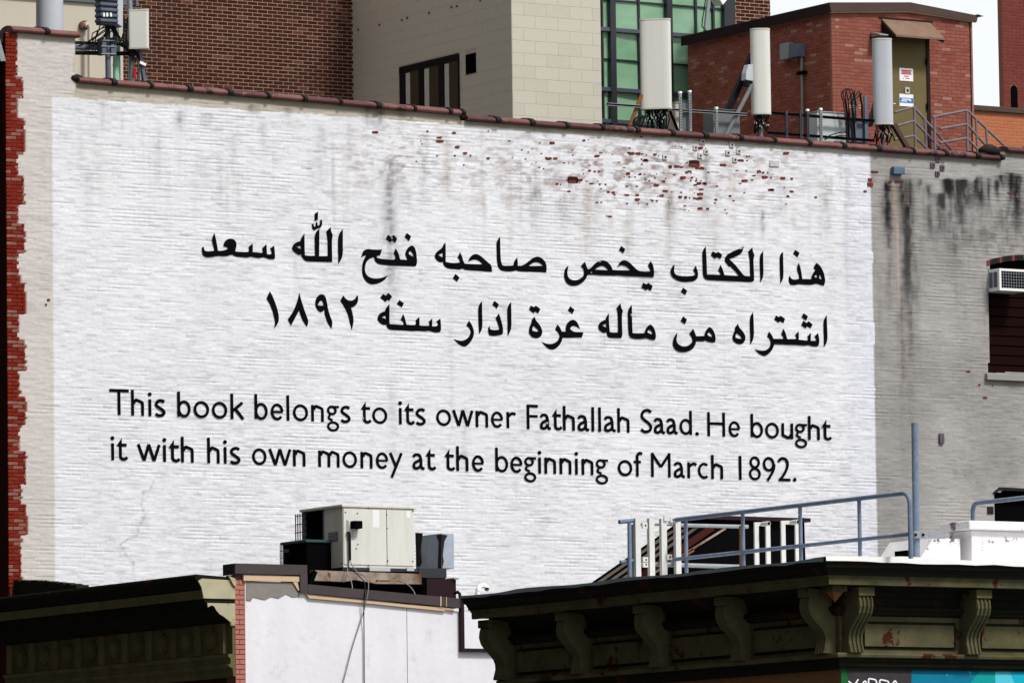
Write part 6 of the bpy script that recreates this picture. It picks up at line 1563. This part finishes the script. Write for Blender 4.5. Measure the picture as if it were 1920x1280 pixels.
def put_bracket(x, y, rot):
    global bmsh
    if bmsh is None:
        t_ = bracket_mesh().build('bracket', M['cornice_m'], None); bmsh = t_.data; bpy.data.objects.remove(t_)
        # darker old paint on the body sides
    o = link('bracket', bmsh, cm); o.location = (x - XF, y - YM, zm - .40 * KZ); o.scale = (1, 1, KZ); o.rotation_euler = (0, 0, rot)
left_c = [PY(px, 1250, X=XF - .05) for px in (1092, 1242, 1394, 1551)]
sp = (left_c[0] - left_c[3]) / 3
left_y = [left_c[3] + sp * k for k in range(5)]
left_y = [y_ - .10 for y_ in left_y]
right_x = [PX(1602, 1225, Y=YM - .05) + k * PX(1822 , 1225, Y=YM - .05) - k * PX(1602, 1225, Y=YM - .05) for k in range(5)]
right_x = [x_ - .09 for x_ in right_x]
for y in left_y:
    if y < YME - .1: put_bracket(XF - .05, y, -math.pi / 2)
put_bracket(XF - .05, YME - .16, -math.pi / 2)
for x in right_x: 
    if x < XM1 - .2: put_bracket(x, YM - .05, 0)
# frieze panels between brackets
def fpanel(a, b, side):
    g = .10
    def bx(a, b, o0, o1, z0, z1, nm, mt, par):
        if side == 'L': return MB().box(XF - o1, XF - o0, a, b, zm + z0 * KZ, zm + z1 * KZ).build(nm, M[mt], par)
        return MB().box(a, b, YM - o1, YM - o0, zm + z0 * KZ, zm + z1 * KZ).build(nm, M[mt], par)
    fr_ = bx(a, b, .051, .065, -1.33, -.90, 'frieze_panel', 'cornice_dark', cm)
    bx(a + .05, b - .05, .0655, .09, -1.29, -.945, 'raised_field', 'cornice_m', cm)
for y0, y1 in zip(left_y[:-1], left_y[1:]): fpanel(y0 + .22, y1 - .22, 'L')
for x0, x1 in zip(right_x[:-1], right_x[1:]): fpanel(x0 + .20, min(x1 - .20, XM1), 'R')
# corner drop
MB().box(XF - .42, XF - .16, YM - .42, YM - .16, zm - .43, zm - .336).build('corner_block', M['cornice_m'], cm, bevel=.01)
m = MB(); c = (XF - .29, YM - .29)
m.add([(c[0] - .09, c[1] - .09, zm - .431), (c[0] + .09, c[1] - .09, zm - .431), (c[0] + .09, c[1] + .09, zm - .431), (c[0] - .09, c[1] + .09, zm - .431), (c[0], c[1], zm - .58)], [(0, 1, 2, 3), (1, 0, 4), (2, 1, 4), (3, 2, 4), (0, 3, 4)])
m.build('corner_drop', M['rust'], cm)
# mural strip under the cornice: painted fields
zb_ = zm - 1.65
def mp(pts, nm, mt, o):
    MB().prism([(PX(a, b, Y=YM), PZ(a, b, Y=YM)) for a, b in pts], 'y', YM - o, YM - o + .003).build(nm, M[mt], cb)
mp([(1577, 1244), (1600, 1244), (1600, 1330), (1577, 1330)], 'painted_field', 'm_green', .004)
mp([(1583, 1244), (1708.5, 1244), (1708.5, 1330), (1606, 1330)], 'painted_field', 'm_char', .008)
mp([(1862, 1252), (1866, 1249), (1990, 1249), (1990, 1330), (1800, 1330), (1818, 1281), (1836, 1258)], 'painted_field', 'm_teal', .004)
mp([(1865, 1249), (1990, 1249), (1990, 1330), (1867, 1330)], 'painted_field', 'm_cyan', .008)
mp([(1889, 1249), (1990, 1249), (1990, 1330), (1925, 1330)], 'painted_field', 'm_sky', .012)
gz_ = lambda s: [(1560 + float(v.split(',')[0]) / 5.333, 1200 + float(v.split(',')[1]) / 5.333) for v in s.split()]
gm = MB()
for s in ['165,405 200,435 225,470', '264,386 238,425 218,470', '288,470 312,420 332,405 346,430 352,470', '375,470 366,388 400,384 438,396 442,428 402,448', '482,470 480,397 522,397 562,410 560,432 520,448', '588,470 622,408 640,412 658,470']:
    L_, R_ = ribbon(gz_(s), 2.6)
    q = [P(a, b, Y=YM - .013) for a, b in L_ + R_]; n = len(L_)
    gm.add(q, [(i, i + 1, n + i + 1, n + i) for i in range(n - 1)])
gm.build('graffiti', M['white_paint'], cb)
for px, py, h_ in [(1774, 1263, 4), (1814, 1252, 8), (1818, 1258, 5)]:
    p = P(px, py, Y=YM); MB().box(p.x - .006, p.x + .006, YM - .015, YM - .001, p.z - h_ * .0078, p.z).build('scratch', M['m_cyan'], cb)

# ---- things on the corner roof
zrf = zm - .32
# chimney block
Yc = YM + 1.0
xc0 = PX(1822, 1020, Y=Yc); yc1 = PY(1779, 1020, X=xc0)
zc1 = PZ(1822, 993, Y=Yc); zc2 = PZ(1822, 976, Y=Yc)
ch = thing('roof_chimney', 'white coated chimney block with a wide cap at the right roof edge', 'chimney', (xc0, Yc, zrf))
MB().box(xc0, XM1 - .5, Yc, yc1, zrf, zc1).build('body', M['white_coat'], ch, bevel=.02)
MB().box(xc0 - .10, XM1 - .4, Yc - .09, yc1 + .1, zc1 + .001, zc2).build('cap', M['white_coat'], ch, bevel=.02)
# cricket
ck = thing('roof_cricket', 'white coated sloping roof saddle left of the chimney block', 'roof saddle', (PX(1722, 1050, Y=Yc + .1), Yc + .1, zrf))
Yk = Yc + .12
xA, xB, xC = PX(1724, 1050, Y=Yk), PX(1750, 1008, Y=Yk), PX(1800, 1008, Y=Yk)
zA, zB = PZ(1724, 1065, Y=Yk), PZ(1750, 1008, Y=Yk)
MB().prism([(xA - .1, zA), (xB, zB), (xC, zB), (xC, zA)], 'y', Yk, Yk + 1.1).build('saddle', M['white_coat'], ck)
MB().box(xA - .05, xB + .1, Yk + .25, Yk + .55, zA, zA + .28).build('gap', M['void'], ck)
# tall steel post
Yp = YM + .75
pp = thing('steel_post', 'tall blue-grey steel post standing above the roof railing', 'post', tuple(P(1718, 1050, Y=Yp)))
MB().tube([P(1718.5, 1052, Y=Yp), P(1715.2, 793, Y=Yp)], .052, 16).build('pole', M['blue_steel'], pp)
p, q = P(1714, 1008, Y=Yp - .08), P(1772, 996, Y=Yp - .08); MB().box(p.x, q.x, Yp - .09, Yp - .055, p.z, q.z).build('bracket_plate', M['galv'], pp)
m = MB()
for px in (1717, 1731): p = P(px, 1002, Y=Yp - .1); m.disc((p.x, p.z, Yp - .11), .022, 'y', .018, 8)
m.build('bolt', M['cable'], pp)
# roof railing along the street side
XR = XF + .35
ztr, zmr = PZ(1500, 947, X=XR), PZ(1500, 1023, X=XR)
def yr(px): return PY(px, 1000, X=XR)
rl = thing('roof_railing', 'blue-grey pipe railing running along the corner building roof edge', 'railing', (XR, yr(1500), zrf))
ye, ys0 = yr(1707), yr(1268)
rad = .16
bend = [(XR, ye + rad - rad * math.sin(R(a)), ztr - rad + rad * math.cos(R(a))) for a in range(0, 91, 15)]
MB().tube([(XR, ys0, ztr)] + bend + [(XR, ye, zm)], .034, 12).build('top_rail', M['blue_steel'], rl)
MB().tube([(XR, ye + .04, zmr), (XR, yr(1262), zmr)], .030, 10).build('middle_rail', M['blue_steel'], rl)
for px in (1286, 1393, 1501, 1612): MB().tube([(XR, yr(px), ztr - .03), (XR, yr(px), zm - .01)], .030, 10).build('post', M['blue_steel'], rl)
# second railing at right
Y2 = YM + 2.6
rl2 = thing('roof_railing', 'blue-grey pipe railing behind the chimney block at the right edge', 'railing', tuple(P(1824, 980, Y=Y2)))
x2 = P(1824, 960, Y=Y2).x; y2e = Y2
zz = P(1835, 944, Y=Y2).z
rd = .12
pts = [(x2, Y2, zrf), (x2, Y2, zz - rd)] + [(x2, Y2 - rd + rd * math.cos(R(a)), zz - rd + rd * math.sin(R(a))) for a in range(15, 91, 15)] + [(x2, Y2 - 1.6, zz)]
MB().tube(pts, .034, 12).build('top_rail', M['blue_steel'], rl2)
# gate frames of aluminium channel at the far end of the railing
Yg_ = yr(1262)
gt = thing('ladder_gate', 'upright aluminium channel gate at the far left end of the roof railing', 'gate', (PX(1180, 1085, Y=Yg_), Yg_, zrf))
def gxz(px, py, y=None): p = P(px, py, Y=y or Yg_); return p
MB().tube([gxz(1181, 1100), gxz(1180, 980)], .032, 10).build('post', M['blue_steel'], gt)
MB().tube([gxz(1161, 978, Yg_ + .05), gxz(1192, 975, Yg_ + .05)], .034, 10).build('arm', M['blue_steel'], gt)
MB().tube([gxz(1163, 1053, Yg_ + .05), gxz(1192, 1050, Yg_ + .05)], .026, 10).build('arm', M['blue_steel'], gt)
MB().tube([gxz(1187, 1100, Yg_ + .1), gxz(1186, 983, Yg_ + .1)], .026, 10).build('post', M['galv'], gt)
for px, w_ in ((1196, 7.5), (1222, 7.5), (1245, 8), (1271.5, 7.5)):
    a, b = gxz(px - w_ / 2, 1100), gxz(px + w_ / 2, 972)
    m = MB(); m.box(a.x, b.x, Yg_ - .015, Yg_ - .002, a.z, b.z).box(a.x, a.x + .012, Yg_ - .002, Yg_ + .05, a.z, b.z).box(b.x - .012, b.x, Yg_ - .002, Yg_ + .05, a.z, b.z)
    m.build('channel', M['alu'], gt)
for a, b, r_ in [((1188, 982), (1262, 983), .022), ((1268, 984), (1402, 987), .030), ((1186, 1057), (1262, 1056), .024), ((1215, 1057), (1392, 1062), .034)]:
    MB().tube([P(*a, Y=Yg_ + .12), P(*b, Y=Yg_ + .12)], r_, 10).build('cross_pipe', M['galv'], gt)
for px, py in [(1207, 985), (1208, 1058), (1208, 1049), (1259, 974), (1253, 1044)]:
    a, b = P(px - 4, py + 5, Y=Yg_ - .02), P(px + 5, py - 5, Y=Yg_ - .02); o = MB().box(a.x, b.x, Yg_ - .05, Yg_ - .016, a.z, b.z).build('clamp', M['alu'], gt)
    p = P(px, py, Y=Yg_); MB().disc((p.x, p.z, Yg_ - .056), .014, 'y', .006, 8).build('bolt', M['cable'], o)
a, b = P(1245, 976, Y=Yg_ - .03), P(1272, 968, Y=Yg_ - .03); MB().box(a.x, b.x, Yg_ - .04, Yg_ - .016, a.z, b.z).build('top_plate', M['alu'], gt)
def wframe(x0, x1, y0, y1, yy, label, w_=6.5):
    t_ = thing('channel_frame', label, 'frame', tuple(P(x0, y1, Y=yy)))
    for a, b, c, d in [(x0, y0, x0 + w_, y1), (x1 - w_, y0, x1, y1), (x0 + w_, y0, x1 - w_, y0 + w_ * 1.0), (x0 + w_, y1 - w_ * .9, x1 - w_, y1)]:
        p, q = P(a, d, Y=yy), P(c, b, Y=yy); MB().box(p.x + .001, q.x - .001, yy - .03, yy, p.z, q.z).build('channel', M['alu'], t_)
    p = P(x1 - 12, y0 + 3, Y=yy - .05); MB().tube([p, p + Vector((0, -.16, 0))], .035, 12).build('pipe_end', M['alu'], t_)
    MB().tube([p + Vector((0, -.161, 0)), p + Vector((0, -.165, 0))], .026, 12).build('bore', M['cable'], t_)
Yw2 = yr(1420)
wframe(1414, 1442, 979, 1064, Yw2 + .6, 'left of two small aluminium frames behind the roof railing')
wframe(1464, 1497, 976, 1060, Yw2 - .3, 'right of two small aluminium frames behind the roof railing')
m_ = MB().tube([P(1389, 985, Y=Yw2 + .9), P(1390, 1068, Y=Yw2 + .9)], .028, 8)
single(m_, 'pipe_stub', M['rust'], 'short rusty upright pipe beside the left aluminium frame', 'pipe', tuple(P(1390, 1068, Y=Yw2 + .9)))
# sloped roof hatch with dark open side
YS = yr(1215)
def sp_(a, b, y=None): p = P(a, b, Y=y or YS); return (p.x, p.z)
sh = thing('roof_hatch', 'sloping stair hatch with striped panels and a black open side behind the railing', 'hatch', (PX(1180, 1090, Y=YS), YS, zrf))
gab = [(1170, 1100), (1338, 983), (1372, 972), (1508, 970), (1512, 1100)]
MB().prism([sp_(a, b) for a, b in gab], 'y', YS, YS + .95).build('shell', M['void'], sh)
# striped panels on the slope: strips run up the slope
x0, z0 = sp_(1162, 1103); x1, z1 = sp_(1334, 983)
nst = 3
nx_, nz2 = -(z1 - z0), (x1 - x0); l_ = math.hypot(nx_, nz2); nx_ /= l_; nz2 /= l_
for k in range(nst):
    ya, yb = YS + .04 + k * .31, YS + .04 + k * .31 + .27
    m = MB(); t_ = .035
    m.add([(x0 + nx_ * .01, ya, z0 + nz2 * .01), (x1 + nx_ * .01, ya, z1 + nz2 * .01), (x1 + nx_ * t_, ya, z1 + nz2 * t_), (x0 + nx_ * t_, ya, z0 + nz2 * t_), (x0 + nx_ * .01, yb, z0 + nz2 * .01), (x1 + nx_ * .01, yb, z1 + nz2 * .01), (x1 + nx_ * t_, yb, z1 + nz2 * t_), (x0 + nx_ * t_, yb, z0 + nz2 * t_)],
          [(0, 1, 2, 3), (7, 6, 5, 4), (0, 4, 5, 1), (3, 2, 6, 7), (1, 5, 6, 2), (0, 3, 7, 4)])
    m.build('slope_panel', M['slat'], sh)
for k in range(nst + 1):
    ya = YS + .0 + k * .31; m = MB(); m.bar((x0 + nx_ * .04, ya + .02, z0 + nz2 * .04), (x1 + nx_ * .04, ya + .02, z1 + nz2 * .04), .035, .05); m.build('rib', M['void'], sh)
MB().bar(P(1172, 1100, Y=YS - .02), P(1336, 988, Y=YS - .02), .03, .10).build('edge_board', M['rust_red'], sh)
MB().bar(P(1190, 1096, Y=YS - .03), P(1360, 990, Y=YS - .03), .02, .03).build('edge_trim', M['beam'], sh)
MB().bar(P(1240, 1068, Y=YS - .03), P(1300, 1030, Y=YS - .03), .02, .05).build('edge_trim', M['rust'], sh)
MB().box(P(1322, 975, Y=YS).x, P(1513, 975, Y=YS).x, YS - .1, YS + 1.0, P(1400, 975.5, Y=YS).z, P(1400, 968.5, Y=YS).z).build('top_slab', M['dark_metal'], sh)

# ================================================================ street and ground
g = MB().box(-400, 600, -300, 700, -.3, 0).build('ground', M['asphalt']); g['kind'] = 'structure'
pv = MB().box(XF - 4.0, XF, 20, 160, .004, .14).build('pavement', M['concrete']); pv['kind'] = 'structure'
pv2 = MB().box(XF + .01, XF + 40, YM - 5.5, YM - .01, .004, .14).build('pavement', M['concrete']); pv2['kind'] = 'structure'

# ================================================================ unseen masonry blocks added across the street to shade the street fronts
ob = thing('shade_block', 'brown masonry building on the opposite side of the street', 'building', (37, 74, 0))
MB().box(18, 37, 74, 150, .15, 44).build('wall', M['tan_brick'], ob)
MB().box(36.8, 37.6, 73.8, 150.2, 44.001, 44.8).build('cornice', M['cornice_dark'], ob)
first = None
for fl in range(11):
    for k in range(18):
        y_ = 76 + k * 4.1; z_ = 2.2 + fl * 3.8
        if first is None:
            first = MB().box(37.001, 37.03, y_, y_ + 1.4, z_, z_ + 2.1).build('window', M['dark_glass'], ob)
        else:
            o = link('window', first.data, ob); o.location = (0, y_ - 76, z_ - 2.2)

ob2 = thing('shade_block', 'second masonry building on the opposite side of the street', 'building', (20, 40, 0))
MB().box(-6, 20, 42, 70, .15, 42).build('wall', M['tan_brick'], ob2)
MB().box(19.8, 20.5, 41.8, 70.2, 42.001, 42.8).build('cornice', M['cornice_dark'], ob2)

# repeats of one kind carry a common group
GRP = {'panel_antenna': 'panel antennas on the roof', 'brace': 'leaning braces behind the parapet', 'cabinet': 'metal cabinets behind the parapet', 'handrail': 'stair handrails by the rooftop door',
       'roof_railing': 'pipe railings on the corner building roof', 'channel_frame': 'small aluminium frames on the corner roof', 'cable': 'cables hanging over the white stucco wall', 'antenna_mast': 'antenna masts at the left parapet',
       'remote_radio': 'remote radio units on the masts', 'shade_block': 'added out-of-view blocks that shade the street fronts'}
for o in scene.objects:
    if o.parent is None and 'category' in o.keys():
        b_ = o.name.split('.')[0]
        if b_ in GRP: o['group'] = GRP[b_]
